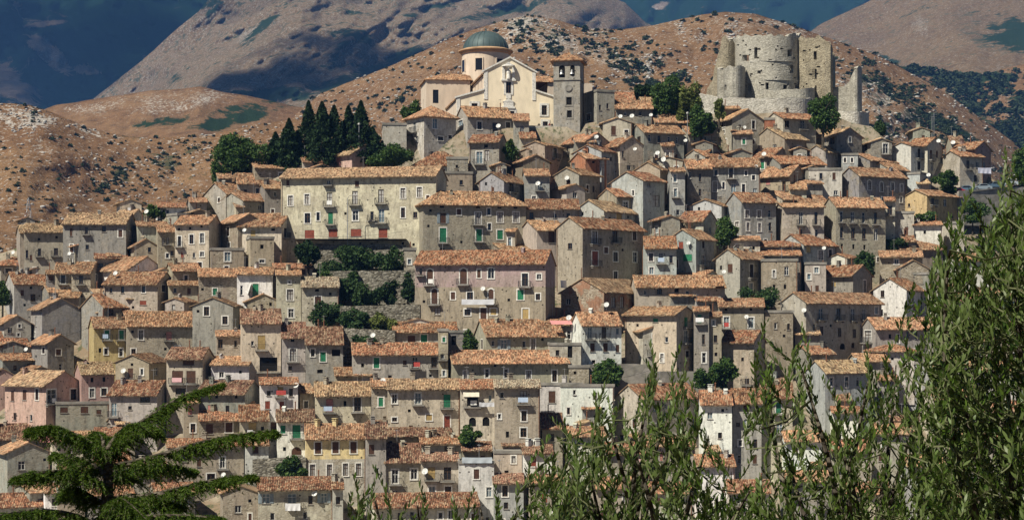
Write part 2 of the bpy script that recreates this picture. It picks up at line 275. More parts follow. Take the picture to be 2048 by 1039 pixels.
# ------------------------------------------------------------------ house table
# xl xc xr : screen columns of the far left edge, the near corner and the far right edge the two visible faces were surveyed at
# ye yb rh : survey rows of eave, foot and roof rise;  T roof form;  wall tone;  roof tone;  | windows x,y,w,h,code ; # landmark name
HOUSES = """
33 40 80 465 545 14 R b y
48 126 132 463 530 14 L b y | 79,504,7,14,dB 112,503,8,15,dB 54,508,4,16,d 78,478,4,5,k 113,474,4,5,k 62,515,4,12,b
126 252 274 447 505 20 L g y | 173,461,7,13,dB 208,458,8,12,d 142,464,5,16,b 260,472,4,18,ds # long hipped house on the village's cedar-side edge
270 275 335 452 498 8 R p o |
228 262 292 434 450 14 L g y
117 150 252 492 536 14 L c o | 156,503,8,14,w 173,500,9,12,w 239,497,10,12,ds 124,510,4,12,b
189 190 254 516 545 11 R b r
110 143 150 545 585 18 L t o | 126,558,8,16,dsB
143 181 205 545 585 20 L t o | 193,553,6,14,ds 162,559,9,16,dB
204 258 330 538 570 24 L w o | 228,550,8,12,d 274,537,4,12,d 293,527,4,6,k
208 315 350 567 615 22 L b o | 245,579,6,14,d 287,578,7,13,ds 327,574,8,13,ds 286,605,14,9,r 222,580,5,10,d
255 268 318 492 525 22 L t o | 299,489,6,9,d
310 316 350 463 520 12 R b o | 326,483,5,12,w 335,481,5,13,wB 335,511,6,10,ds 344,506,6,10,d
350 418 444 448 520 16 L b o | 359,482,7,20,dsB 383,478,8,18,ds 404,476,8,20,ds 404,508,9,10,ds 358,458,4,4,k 380,456,4,4,k 403,452,4,4,k 365,509,7,12,r 388,510,4,10,d
-20 2 71 529 548 14 H c r | 17,541,11,10,ds 54,541,11,10,ds
10 28 96 567 612 22 R g r | 66,595,9,14,d 62,575,5,4,k
92 94 112 548 600 6 R g o | 98,556,9,10,b
62 84 161 617 676 20 L l o | 72,642,5,20,d 70,668,4,8,ds # blank pale grey house wall
104 158 172 594 610 14 L g o
163 206 272 612 662 26 R g r | 222,625,9,16,dB 248,622,5,10,d
240 250 302 630 650 14 R b o
178 188 254 655 722 20 R y o | 214,669,8,18,gsB 243,669,8,18,gsB 212,702,7,12,ds 242,704,7,16,ds 200,700,5,8,k # yellow house with flowered balcony
250 254 438 650 716 26 R b o | 282,669,9,19,ds 338,671,11,16,pB 355,694,10,5,ds 396,666,11,12,p 396,691,9,7,ds 267,702,9,11,ds 425,672,8,12,p # long beige house with pink blinds
63 95 148 686 738 18 L g o | 87,700,8,13,ds 72,712,4,5,k
-30 -5 58 690 715 26 R g r
-10 8 62 646 690 18 L g o | 39,640,5,6,ds 39,652,5,6,ds 20,660,8,10,d 37,669,5,6,ds
-25 5 76 720 756 12 R g r | 59,734,7,16,d 30,735,6,10,d
10 92 165 769 852 26 L k y | 25,791,8,20,b 49,789,9,20,b 74,788,8,22,ds 102,792,12,28,dsB 147,788,9,22,ds 145,758,5,11,ds 30,832,7,15,d 62,835,6,12,d # pink house with gallery balcony
150 163 229 747 808 22 R k y | 184,785,9,18,ds 208,783,10,15,ds 184,759,5,9,k 208,758,5,9,k # smaller pink house
-34 -26 38 755 778 18 L k o
231 298 335 724 772 15 R t o | 261,746,11,20,bB 264,718,5,6,k 312,742,7,16,d
333 405 428 716 795 20 L c b | 377,725,22,10,b 355,753,22,24,bB 382,753,18,24,bB 361,782,20,14,d # cream house with brown loggia shutters
218 314 344 788 838 26 L p r | 290,799,20,11,d 228,818,12,26,lB 260,815,8,8,d
110 112 218 808 852 3 F g o | 128,819,15,12,b 169,819,14,12,b
-30 -25 84 877 920 28 R c b | 35,895,11,10,ds 10,895,9,10,d
-5 15 100 905 985 20 L g o | 43,930,12,18,d
25 60 95 985 1012 16 R g o
-40 -30 92 1013 1070 24 R p r
86 90 118 985 1045 6 R w o | 109,1003,10,14,ds
112 116 170 985 1055 10 F t o | 130,993,4,4,k 138,993,4,4,k 146,993,4,4,k
394 490 523 786 845 24 L g b | 433,793,6,4,k 472,793,6,4,k 422,819,13,20,p 455,818,8,16,d
519 521 596 768 862 12 R w r | 561,782,12,18,oB 535,809,9,16,r 564,810,10,16,r 547,852,11,18,b 582,784,8,16,d # white house with flat red roof
578 600 630 785 828 16 R b o | 612,808,8,14,ds
629 631 742 789 852 24 R c y | 659,810,13,26,pB 715,808,14,28,dsB 690,806,6,10,k
668 671 750 750 772 14 R t o
742 743 785 772 852 8 R b o | 760,802,11,19,gs 761,836,24,14,kA
397 399 481 840 890 18 R t r | 419,857,14,20,b 458,854,13,20,bs 437,875,4,4,k
478 480 537 839 893 28 R b r | 505,857,15,25,oB 525,856,5,8,k
366 368 398 805 882 6 R t o | 386,855,10,18,ds 380,822,8,14,p
330 335 488 893 962 12 R b r | 445,924,10,22,dsB 422,953,16,14,ds 370,915,9,14,d 398,925,8,14,b
488 491 537 890 925 10 R w r | 511,897,12,14,b
553 555 629 842 914 22 R w b | 593,862,15,27,gB 566,858,10,16,gs 593,901,20,16,bA 569,897,6,9,k # white house with bright green balcony doors
610 612 732 876 960 27 R y o | lo:918:p 636,895,12,22,bs 671,894,12,22,bs 707,894,12,22,bs 625,940,11,24,ws 659,940,11,24,ws 691,938,11,24,ws 717,938,11,24,ws # yellow two-storey house
731 733 772 873 1000 27 R g b | 743,898,10,20,b 755,940,6,10,d
515 517 666 978 1055 22 R b r | 532,996,14,20,lh 584,996,17,20,lB 648,995,13,20,lh 610,1030,8,16,d 545,1032,9,14,d # beige bottom-row house with blue shutters
664 666 686 976 1050 12 R p r | 676,1000,9,16,d
440 446 516 985 1055 14 L t o | 476,1017,12,14,d
408 452 518 386 412 28 R g o | 438,400,5,9,ds 470,398,5,8,d
470 475 592 366 382 18 R g o
500 510 648 336 362 8 R t o
611 632 660 333 348 16 L g o
653 704 765 307 345 18 L k y | 677,325,10,18,pB 663,325,6,12,p # small pink house under the cypresses
515 530 563 377 408 8 R g o | 550,388,6,10,d
440 486 566 400 432 14 R g o | 520,415,6,10,d 545,414,6,8,d
442 476 522 441 502 18 L t o | 456,463,8,18,ds 458,489,8,9,ds
477 563 593 450 495 22 L c o | 506,470,10,20,oB 546,459,8,4,k 572,465,8,18,dB 586,441,4,7,k
562 872 893 350 480 16 L c y | 581,401,10,20,ws 614,398,10,20,ws 659,398,11,26,wB 710,395,11,26,wB 762,392,12,26,wB 806,386,10,20,ws 839,384,10,20,ws 615,436,11,20,ds 661,436,10,24,gB 711,431,11,20,ds 763,431,11,26,lB 806,425,8,20,ds 619,468,19,16,r 666,466,18,16,r 712,465,21,15,r 766,466,18,18,r # long beige palazzo
418 422 488 500 545 16 F t o | 455,513,12,18,ls 453,535,8,6,ds
488 501 548 477 535 6 F t o | 524,493,6,8,k 524,522,9,6,ds
396 398 474 552 602 14 R t o | 430,583,9,14,gs 405,578,5,6,k
474 545 553 548 602 12 L w o | 511,580,12,26,gsB 483,580,6,20,d # white-fronted house with green window
545 548 625 536 562 6 R p r | 583,542,9,11,b 607,541,9,11,b
552 553 602 550 642 4 R b o | 579,564,5,6,ds 580,589,12,22,ws 582,626,10,18,ds
602 604 678 573 652 18 R b t | 634,580,8,6,kA 636,604,13,24,bsB 660,612,5,6,k # tall tan house beside the garden terraces
385 466 482 611 668 16 R g o | 413,612,11,18,ds 450,640,10,16,ds 396,622,5,6,k
490 495 560 602 622 14 L t o | 541,608,5,7,k
481 483 562 645 765 26 R c b | 523,684,15,28,oB 537,728,34,28,kB 505,686,6,10,d # cream house over a shaded loggia
562 564 611 672 748 30 R g b | 586,709,13,24,wsB 585,679,8,7,k 580,736,8,10,d
610 612 686 686 750 34 R g b | 646,713,12,18,gs 672,705,16,13,k 640,742,12,8,k
431 433 481 672 714 8 R b o | 439,687,8,18,d 471,687,5,12,d
422 498 516 729 770 15 L w o | 443,749,9,12,ds
764 766 813 250 302 2 F p o
812 848 912 230 294 26 H p o | 829,253,6,20,dB 870,247,9,20,ls 881,277,10,8,ds 900,274,7,7,ds 823,281,5,9,d # pale many-sided house below the church
911 935 1026 232 277 20 R g o | 921,246,10,10,ls 920,269,6,8,ds 959,251,9,16,ds 990,256,10,22,dB 1016,252,8,16,ds 1016,272,5,8,ds
1025 1027 1058 241 278 12 R g o | 1044,258,8,16,d
938 998 1014 283 338 13 L g r | 959,315,13,24,lsB 974,311,9,22,w 972,292,7,6,k
826 832 936 328 345 42 H g r # steep red-brown roofed barn
892 894 936 318 347 4 F d o
1050 1090 1126 290 332 18 R t o | 1110,305,8,20,dsB
1034 1072 1096 304 322 12 R t o
1016 1046 1100 322 347 12 L t o | 1076,339,5,7,k
958 1008 1050 361 402 20 R l o | 1023,374,9,18,dB 972,356,4,6,k
1045 1051 1099 351 400 12 R l o | 1080,371,8,18,lB 1068,395,8,6,ds
1099 1133 1170 376 402 16 L p o | 1150,390,8,12,d
866 870 945 347 385 14 F t o
832 846 1052 406 508 32 H b o | 886,436,11,20,bh 886,470,13,28,gsB 956,436,11,24,wsB 958,470,11,24,gsB 1000,434,12,20,ws 1032,434,11,20,ws 1000,469,11,18,gs 884,412,8,6,kA 956,412,8,6,kA 999,412,8,6,kA 1031,412,8,6,kA 884,500,10,7,k # big hip-roofed house with round attic openings
1050 1053 1158 416 448 16 R g r | 1063,431,8,14,d 1110,432,6,8,d
1037 1074 1133 460 525 18 R b o | 1103,474,12,22,b 1042,478,6,14,ds
1012 1030 1042 463 495 8 L b o
970 1003 1073 499 514 12 R t o
830 1091 1110 525 662 24 L m r | lo:573:t 860,553,12,30,bsAB 927,552,14,30,bsAB 982,546,12,22,dsA 869,592,12,30,bsAB 906,591,9,15,bs 940,591,12,15,ds 982,592,11,28,bsAB 1050,559,13,26,dsB 1078,553,8,10,ds 1041,589,12,20,gs 1076,593,8,13,ds 935,624,13,13,ds 967,628,12,26,bs 987,623,12,13,os 1051,627,13,20,os 875,622,13,14,w # faded pink palazzo with arched windows
806 808 832 500 575 4 F b o | 819,523,7,10,ls 821,555,5,8,d
784 787 914 663 695 18 R p r | 823,678,15,14,b 848,676,12,14,gs
780 783 892 653 672 16 L p b
876 880 932 665 705 3 F d o | 908,680,10,18,k
949 972 1127 671 708 32 R b o | 964,688,6,18,ds 1008,688,12,18,lsh 1066,688,9,22,ws 1104,692,10,16,b 1085,678,4,4,k # broad house with blue-framed window
703 706 877 708 765 21 R p r | 830,724,12,20,dB 868,724,12,20,dB 753,725,12,20,gs 725,730,6,8,k
893 905 1137 724 778 22 R b o | 931,749,8,16,ws 974,746,8,18,ds 1012,746,8,18,ds 1057,751,9,20,ws 1109,751,9,22,ds 990,730,4,4,k # long row house with five narrow windows
876 878 896 662 770 2 F t o
1136 1138 1178 735 774 3 F t o | 1150,745,4,4,k
774 776 920 777 870 18 R c y | 789,797,10,18,ds 836,796,11,22,lsB 894,801,14,26,gB 858,834,12,12,os 894,843,12,24,rs 789,838,9,7,ds # cream row house with green lattice shutter
745 748 777 776 852 14 R b y | 762,803,10,18,gs
919 921 990 776 872 16 R c r | 945,802,22,18,kB 945,843,14,18,kA 972,842,14,18,kA 980,796,6,14,l # house with awning over its balcony
988 990 1080 774 908 8 R b t | 1047,793,15,24,wB 1048,831,10,20,ds 1047,864,12,18,ds 999,832,4,10,ds 1015,868,5,12,k # tall tan house with three stacked windows
1079 1081 1165 770 818 3 F w o | 1104,793,13,24,b 1150,782,6,10,d
735 738 902 870 892 28 R t b # half-collapsed stone roof
768 770 842 922 992 34 R c b | 790,952,12,28,dsB 828,947,12,22,ds 790,984,10,8,d
838 842 923 887 908 12 R p r | 893,896,9,10,d
839 842 917 921 992 12 R c b | 863,945,15,24,oB 895,946,14,26,dB 864,979,12,14,ls 896,979,12,14,ds # cream house with long iron balcony
916 918 988 927 1015 2 F w o | 953,947,10,20,bs 978,983,11,20,ls # white flat-topped house with washing
922 925 983 900 918 14 R t b
986 988 1044 906 962 3 F b o | 1027,918,9,14,ws 1013,943,8,6,k
985 988 1047 966 1035 16 R l b | 1010,981,11,22,ds 1012,1010,9,14,d
1044 1047 1105 907 1000 8 R w b | 1067,922,11,20,rs 1085,955,8,12,d
1055 1060 1130 965 1060 6 R c o | 1089,992,12,24,r 1110,1020,9,12,gs
742 748 958 1013 1080 25 R p r | 846,1030,10,18,b 881,1030,9,14,ds 902,1028,12,18,ds 800,1032,9,16,d
1080 1084 1125 855 892 28 R b r
1000 1005 1055 890 912 16 R t b
1167 1194 1229 183 248 3 F g o | 1200,215,4,10,d 1215,212,4,10,d
1194 1200 1270 200 218 14 R g r
1228 1231 1305 216 248 13 R d o | 1250,228,4,8,d 1280,228,4,8,d
1270 1290 1352 210 238 14 R g y | 1342,224,5,8,ds
1203 1206 1264 246 278 10 L c o | 1227,261,10,18,b # small cream gabled house by the bell tower
1259 1288 1368 264 312 14 R d o | 1299,276,6,14,d 1318,278,6,14,d 1338,280,6,14,d 1354,281,5,14,d 1268,280,4,6,k
1300 1310 1400 243 264 16 R g o
1350 1375 1424 266 292 16 R g o | 1390,278,4,8,d 1410,278,4,8,d
1118 1173 1219 282 312 24 L c r | 1190,284,4,9,d
1205 1240 1290 290 328 18 L c r | 1246,308,4,12,d
1147 1203 1243 302 342 12 R l r | 1222,318,4,8,d
1142 1171 1213 316 348 10 R r o | 1187,324,6,5,k # unplastered red brick house
1108 1158 1200 348 392 12 R g o | 1175,377,5,14,ds 1187,378,4,12,d
1300 1304 1368 322 348 8 L p o
1270 1320 1342 338 378 14 R t o
1222 1286 1329 360 424 16 R l r | 1266,386,4,12,ds 1312,402,16,22,w 1298,369,6,9,d # blue-grey house with bright red roof
1195 1233 1271 392 415 14 R t r
1335 1342 1370 343 424 6 R l o | 1350,356,6,16,ls 1351,385,6,16,lsB
1365 1374 1422 335 405 18 R d o | 1380,350,4,14,d 1400,355,5,16,d 1400,385,5,14,d
1418 1422 1520 332 400 14 R d o | 1432,345,7,12,ds 1430,373,8,20,ws 1462,346,8,20,dsB 1447,371,4,14,ds 1467,376,9,18,l 1487,376,7,16,ds 1492,346,4,10,ds 1507,355,6,10,ds 1510,382,8,12,l # long dark row above the leafy gap
1366 1410 1452 312 332 12 R g r
1392 1420 1442 302 314 12 L g r
1440 1465 1500 305 328 12 L g r
1432 1464 1527 237 270 18 L p o | 1446,249,6,10,ds 1446,264,6,8,ds 1507,243,7,16,ds # pale gabled house under the castle wall
1440 1446 1480 218 234 4 R g o
1530 1566 1632 236 288 10 R p r | 1574,248,10,14,d 1605,249,9,16,dB # pale red-roofed house under the castle bastion
1527 1529 1568 240 258 3 F r o
1502 1569 1613 276 315 20 R t y | 1598,299,8,14,bs
1460 1466 1505 268 294 6 R g o
1630 1674 1724 270 304 14 L d y | 1700,279,6,10,ls 1664,282,8,14,d # dark gabled house beside the round green tree
1722 1742 1784 284 316 28 L d y | 1771,297,10,20,dsB 1731,296,8,14,d
1612 1654 1684 303 328 14 R g y | 1672,314,6,10,ds
1682 1683 1716 311 330 3 F l o | 1690,320,5,9,ds 1704,320,5,9,ds
1690 1740 1806 320 343 12 R d o
1500 1548 1580 312 332 22 L t r
1527 1560 1650 326 358 14 R g r
1520 1580 1612 350 388 18 L t o
1610 1618 1684 340 370 6 F p o | 1668,352,7,14,b 1642,352,6,12,d
1680 1718 1812 350 406 20 R d o | 1739,370,8,18,wsA 1763,373,7,18,wsA 1785,373,7,16,ws 1803,376,6,16,ws 1766,398,7,7,ws 1785,399,5,11,ws 1802,399,6,11,ws # dark house with white-rimmed windows
1740 1780 1815 338 362 12 R g o
1582 1600 1645 367 385 6 R g o
1453 1483 1552 402 480 16 R l r | 1494,428,7,14,ws 1518,428,7,14,ws 1496,453,6,16,ws 1519,454,6,16,ws 1498,474,8,6,ws 1517,474,8,6,ws 1474,448,6,10,ws 1539,427,6,14,d 1540,453,6,16,d # grey-blue house with rows of white windows
1518 1565 1613 397 420 14 R b o
1550 1566 1648 414 482 6 R b o | 1602,436,8,24,dB 1632,436,7,24,dB 1601,466,7,14,d 1633,466,7,14,d
1646 1672 1771 412 503 36 R b o | 1683,433,7,22,dB 1705,434,8,22,dB 1727,435,7,22,dB 1751,436,7,22,dB 1683,465,7,22,d 1706,466,8,22,d 1728,467,8,22,d 1752,469,8,22,d 1684,492,5,9,k 1707,493,5,9,k 1729,494,5,9,k # tall tan palazzo with four balconies
1565 1600 1660 406 424 24 R t o
1768 1770 1790 402 484 6 R p r
1784 1787 1828 427 480 3 F p o | 1813,462,6,18,b
1784 1822 1856 291 348 6 R w r | 1838,306,8,18,dsB 1838,331,8,16,d # bright white house on the ridge end
1815 1855 1885 290 348 14 L p r | 1862,309,7,18,bB 1874,308,6,14,b 1864,332,7,16,d
1883 1920 1966 312 380 10 R p r | 1936,329,7,16,dB 1955,329,7,12,d 1908,362,10,18,k 1951,357,7,14,d # grey-gabled modern house with carport
1905 1952 1982 296 372 12 L k r | 1968,330,7,12,d 1930,305,6,8,d
1815 1840 1863 348 388 3 F l o | 1850,365,7,10,d
1808 1854 1918 390 438 10 R y o | 1866,402,7,12,dB 1890,405,8,14,d 1818,410,4,6,d # ochre house below the parked cars
1822 1826 1884 450 494 6 R w r
1884 1900 1928 447 494 3 F p o | 1912,465,7,12,d
1770 1800 1885 497 513 24 R t o
1757 1760 1845 513 548 10 R t o | 1793,523,8,10,ds
1790 1797 1857 537 575 18 L t o | 1830,548,5,8,k
1820 1823 1860 549 584 3 F g o | 1840,562,12,10,d
1747 1813 1845 578 645 22 R w r | 1765,578,6,14,d 1826,597,5,16,d 1830,614,10,12,rB 1828,634,6,10,d # rough whitewashed stone house
1841 1844 1875 584 625 3 F p o | 1850,597,4,8,d
1722 1751 1908 656 716 20 R g o | 1736,672,12,22,wsB 1815,670,6,16,d 1832,670,6,14,d 1853,669,8,12,d 1876,669,8,12,d 1853,696,8,18,ws 1878,696,9,16,ws 1780,672,5,8,k # wide grey house with white corner window
1432 1480 1526 515 580 20 R p o | 1503,541,8,26,dsB 1502,572,8,13,ls 1442,535,4,8,k
1520 1526 1595 522 600 2 F t o | 1548,547,5,14,ws 1548,574,4,10,k 1570,573,4,8,k # round-cornered bare stone house
1456 1460 1520 480 508 6 R p o
1512 1515 1600 492 508 8 R d r
1512 1516 1602 510 535 8 R d r
1556 1607 1672 488 530 26 R l r | 1617,499,10,11,o 1641,510,11,18,ws
1656 1694 1723 515 535 12 R p r
1605 1610 1652 529 565 3 F p o | 1633,540,8,11,ls 1618,553,6,12,ls
1617 1706 1744 549 598 18 L g r | 1667,567,8,12,o 1645,570,8,6,ws 1729,572,7,24,ws
1562 1612 1763 604 700 24 R g o | 1642,627,10,22,dB 1677,627,9,22,dB 1706,628,8,22,dB 1728,627,7,20,dB 1643,661,8,18,d 1679,664,8,18,d 1709,666,8,18,d 1753,620,8,14,ls 1685,692,12,12,kA 1706,690,7,10,d # large dark house with four iron balconies
1436 1438 1528 612 668 14 R t o | 1453,644,10,22,lsB 1502,645,10,22,lsB 1452,618,5,5,kA 1502,618,5,5,kA
1528 1530 1586 625 688 2 F t o | 1551,651,5,12,d 1577,653,5,12,d
1444 1508 1530 682 752 20 L t r | 1485,718,5,7,k # rubble stone barn by the leafy bushes
1586 1588 1615 638 665 2 F d o | 1600,650,10,12,d
1585 1590 1640 668 695 8 R g y
1735 1738 1829 701 725 12 H p r
1583 1620 1668 707 745 14 R g r
1612 1650 1740 743 805 24 R l y | 1663,763,7,16,ds 1693,763,7,20,ds 1715,765,6,12,d
1695 1715 1778 722 748 14 R p o | 1740,735,6,10,d
1230 1285 1400 797 865 30 R p r | 1310,815,8,14,d 1350,818,8,14,d
1398 1402 1464 806 895 24 R w r | 1420,830,9,14,l 1440,870,8,12,d
1462 1466 1523 804 895 26 R p r | 1491,815,7,15,b 1476,848,7,8,d 1493,847,10,18,l
1520 1523 1585 792 895 26 R b r | 1557,815,10,22,gsB 1540,855,8,17,rs 1559,856,12,18,lB # beige house with green balcony door among the olives
1860 1865 1950 730 782 16 R w o | 1878,745,7,12,d 1915,765,8,16,ds
1838 1870 1940 798 835 22 R p o | 1890,812,7,10,d
1815 1818 1862 728 755 4 F l r | 1840,740,8,8,d
1752 1757 1795 760 795 10 R g r | 1775,772,5,8,d
1660 1665 1720 824 855 10 R w r | 1690,836,8,8,d
1452 1456 1540 982 1020 22 R p r # low house with vivid red roof
1113 1165 1288 454 562 26 R b r | 1189,474,11,24,wsB 1230,472,11,24,dB 1269,471,8,18,ds 1190,516,12,28,rsB 1231,513,10,18,ds 1270,514,8,20,ds 1231,550,9,16,ds 1140,492,8,12,d # tall streaked house with red balcony door
1147 1208 1303 420 475 26 R l y | 1238,434,12,16,os 1287,440,6,18,ls 1165,418,4,6,k
1304 1323 1360 438 485 14 L g r | 1313,459,8,14,ls
1357 1407 1434 440 485 18 L p r | 1420,460,5,12,d
1377 1443 1465 411 445 12 R l o | 1398,405,5,6,k
1338 1392 1428 476 545 18 R l o | 1407,489,6,14,d 1407,520,8,22,dB 1362,490,8,14,r 1375,515,16,14,g
1286 1290 1353 494 555 22 R l r | 1302,514,8,16,ds 1322,515,9,20,dB 1303,541,8,13,ls 1342,518,7,16,d
1262 1272 1450 572 604 22 R b o | 1319,582,10,12,d 1353,580,9,9,k 1290,585,6,8,d # low wide house with white awning
1350 1408 1442 554 570 12 L g o
1122 1208 1300 583 630 26 R o y | 1227,604,9,22,w 1244,604,8,22,w 1278,604,10,22,w 1155,595,4,6,k # house with brown boarded front and white shutters
1095 1150 1160 648 668 12 L p r
1143 1163 1243 648 735 30 R w o | 1180,665,10,22,lB 1208,665,9,22,dB 1185,694,10,16,b 1211,694,10,16,b 1235,662,8,13,ls 1235,696,7,14,b 1187,723,7,7,ds 1211,723,8,7,ds # white house with double balcony
1095 1100 1162 690 748 3 F p o | 1140,702,10,22,k 1115,705,8,12,d
1085 1090 1140 645 662 10 R p r
1250 1353 1392 628 745 14 L c o | 1311,640,10,8,g 1372,643,8,18,gB 1372,672,9,24,lsB 1324,715,7,16,ws 1275,650,5,6,k # tall cream-and-grey house with green shutters
1256 1286 1326 662 722 14 L p o | 1309,676,9,16,ds 1268,684,6,14,d 1272,708,6,14,d
1386 1388 1418 622 740 6 R g o | 1399,637,7,16,gB 1407,678,6,20,d 1408,715,8,20,ds
1416 1418 1443 633 740 8 R t o | 1427,645,6,12,ls 1431,677,8,14,d 1432,708,5,8,k
1322 1342 1390 592 616 8 R g o | 1333,604,8,14,ls
1374 1392 1436 600 624 14 R g r | 1420,612,5,8,d
1118 1122 1228 773 835 3 F w o | 1149,784,6,10,d 1190,790,7,12,d
1155 1165 1200 817 840 10 R l r
312 316 372 414 438 8 R w r | 335,424,6,9,d
320 355 390 430 455 3 F g o | 340,440,6,8,d
375 380 414 404 428 8 R g o
330 345 402 541 578 14 R t o | 372,556,7,12,ds
334 337 398 570 604 9 R c o | 350,580,6,10,d 378,582,7,12,b
330 368 402 603 630 14 R g o | 385,612,5,6,k 347,614,7,10,w
100 105 190 882 938 18 R p o
188 193 270 872 918 16 R c r
115 120 180 945 990 16 R g r
""" + """
1130 1140 1215 872 930 18 R p o
1205 1215 1300 905 960 20 R b r
1290 1300 1390 890 950 18 R g o
1385 1395 1470 930 985 20 R w r
1180 1190 1270 975 1040 20 R c o
1290 1300 1385 985 1050 20 R p r
1560 1570 1650 880 935 18 R w o
1640 1650 1740 900 955 20 R p r
1735 1745 1830 865 920 18 R g o
1560 1570 1660 960 1020 18 R g o
1680 1690 1780 985 1045 20 R c r
1800 1815 1890 930 985 20 R l o
1900 1915 2000 880 940 18 R p o
1860 1875 1960 1000 1060 20 R b r
1945 1960 2060 820 880 18 R g r
1930 1945 2040 740 800 18 R w o
1905 1915 1990 680 735 16 R b o
1880 1900 1960 600 650 14 R p r
1895 1910 1980 520 570 12 R w o
1940 1955 2060 590 640 14 R g o
2000 2015 2100 660 720 16 R c o
180 190 262 925 985 20 R b r
255 262 335 945 1000 20 R p o
170 180 268 990 1055 18 R g r
300 310 390 985 1055 18 R p r
"""
DISHES = """204,477 139,507 231,546 52,698 247,741 243,812 489,460 997,252 1076,367 1134,356 766,761 629,986 850,942 1302,230 1264,232
1241,233 1390,249 1371,281 1270,298 1327,318 1315,306 1263,359 1489,255 1906,285 1877,282 1857,350 1377,486 1213,609 1448,543 1493,633
1608,620 1648,496 592,770 26,505 116,558 1528,308 1512,333 746,670 1138,635 966,577 1193,274 447,949 293,423 1327,320"""
# ------------------------------------------------------------------ ground and hills
SKY_TAB = [(-500, 600), (0, 505), (60, 485), (120, 475), (300, 446), (400, 405), (430, 372), (530, 345), (640, 325), (750, 302), (800, 275), (830, 262), (1100, 255),
           (1250, 240), (1400, 236), (1440, 226), (1640, 226), (1740, 252), (1800, 305), (1980, 352), (2048, 388), (2600, 520)]
def ellipses(px, py, lst):
    out = np.zeros_like(px, dtype=float)
    for cx, cy, rx, ry, ang, amp in lst:
        a = R(ang); dx = px - cx; dy = py - cy; u = (dx * math.cos(a) + dy * math.sin(a)) / rx; v = (-dx * math.sin(a) + dy * math.cos(a)) / ry
        out = np.maximum(out, amp * np.clip(1.6 - (u * u + v * v) ** 0.5 * 1.1, 0, 1))
    return out
def grid_faces(nr, nc):
    i = np.arange(nr - 1)[:, None] * nc + np.arange(nc - 1)[None, :]
    return np.stack([i, i + 1, i + nc + 1, i + nc], -1).reshape(-1, 4)

def village_ground():
    cols = np.linspace(-500, 2600, 160)
    rows = []
    for Y, Z in ((-60, 12), (-20, 2), (-3, -1.7), (3, -2.2), (12, -9), (30, -20), (80, -46), (140, -62), (175, -62)):
        X = (cols - CX) / F * max(Y, 320) * 1.3; rows.append(np.stack([X, np.full_like(X, Y), np.full_like(X, Z)], 1))
    sk = lerp_tab(SKY_TAB, cols)
    for t in np.linspace(0, 1, 90):
        py = 1330 + (sk - 1330) * t; D = depth(cols, py)
        Z = (HY - py) / F * D - 5.0 * np.clip((1 - t) * 25, 0, 1) + 1.2 * fbm(cols * 0.02, py * 0.02, 5)
        rows.append(np.stack([(cols - CX) / F * D, D, Z], 1))
    last = rows[-1]
    for dy, dz in ((12, -2), (40, -14), (110, -50), (200, -90)):
        rows.append(np.stack([last[:, 0] * (1 + dy / 330), last[:, 1] + dy, last[:, 2] + dz], 1))
    t = NT('village_ground'); P = t.pos(); n1 = t.noise(P, 0.12, 6, 0.7); n2 = t.noise(P, 0.9, 5, 0.7)
    c = t.mix(t.ramp(n1, [(0.4, 0.0), (0.6, 1.0)]), (0.20, 0.15, 0.10), (0.30, 0.26, 0.20))
    c = t.mix(t.ramp(n2, [(0.5, 0.0), (0.62, 0.9)]), c, (0.05, 0.065, 0.025)); t.base(c); t.bump(n2, 0.8, 0.4)
    v = np.concatenate(rows); me = arr_mesh('ground', v, grid_faces(len(rows), len(cols)), t.mat, True)
    tag(obj('ground', me), kind='structure')
village_ground()

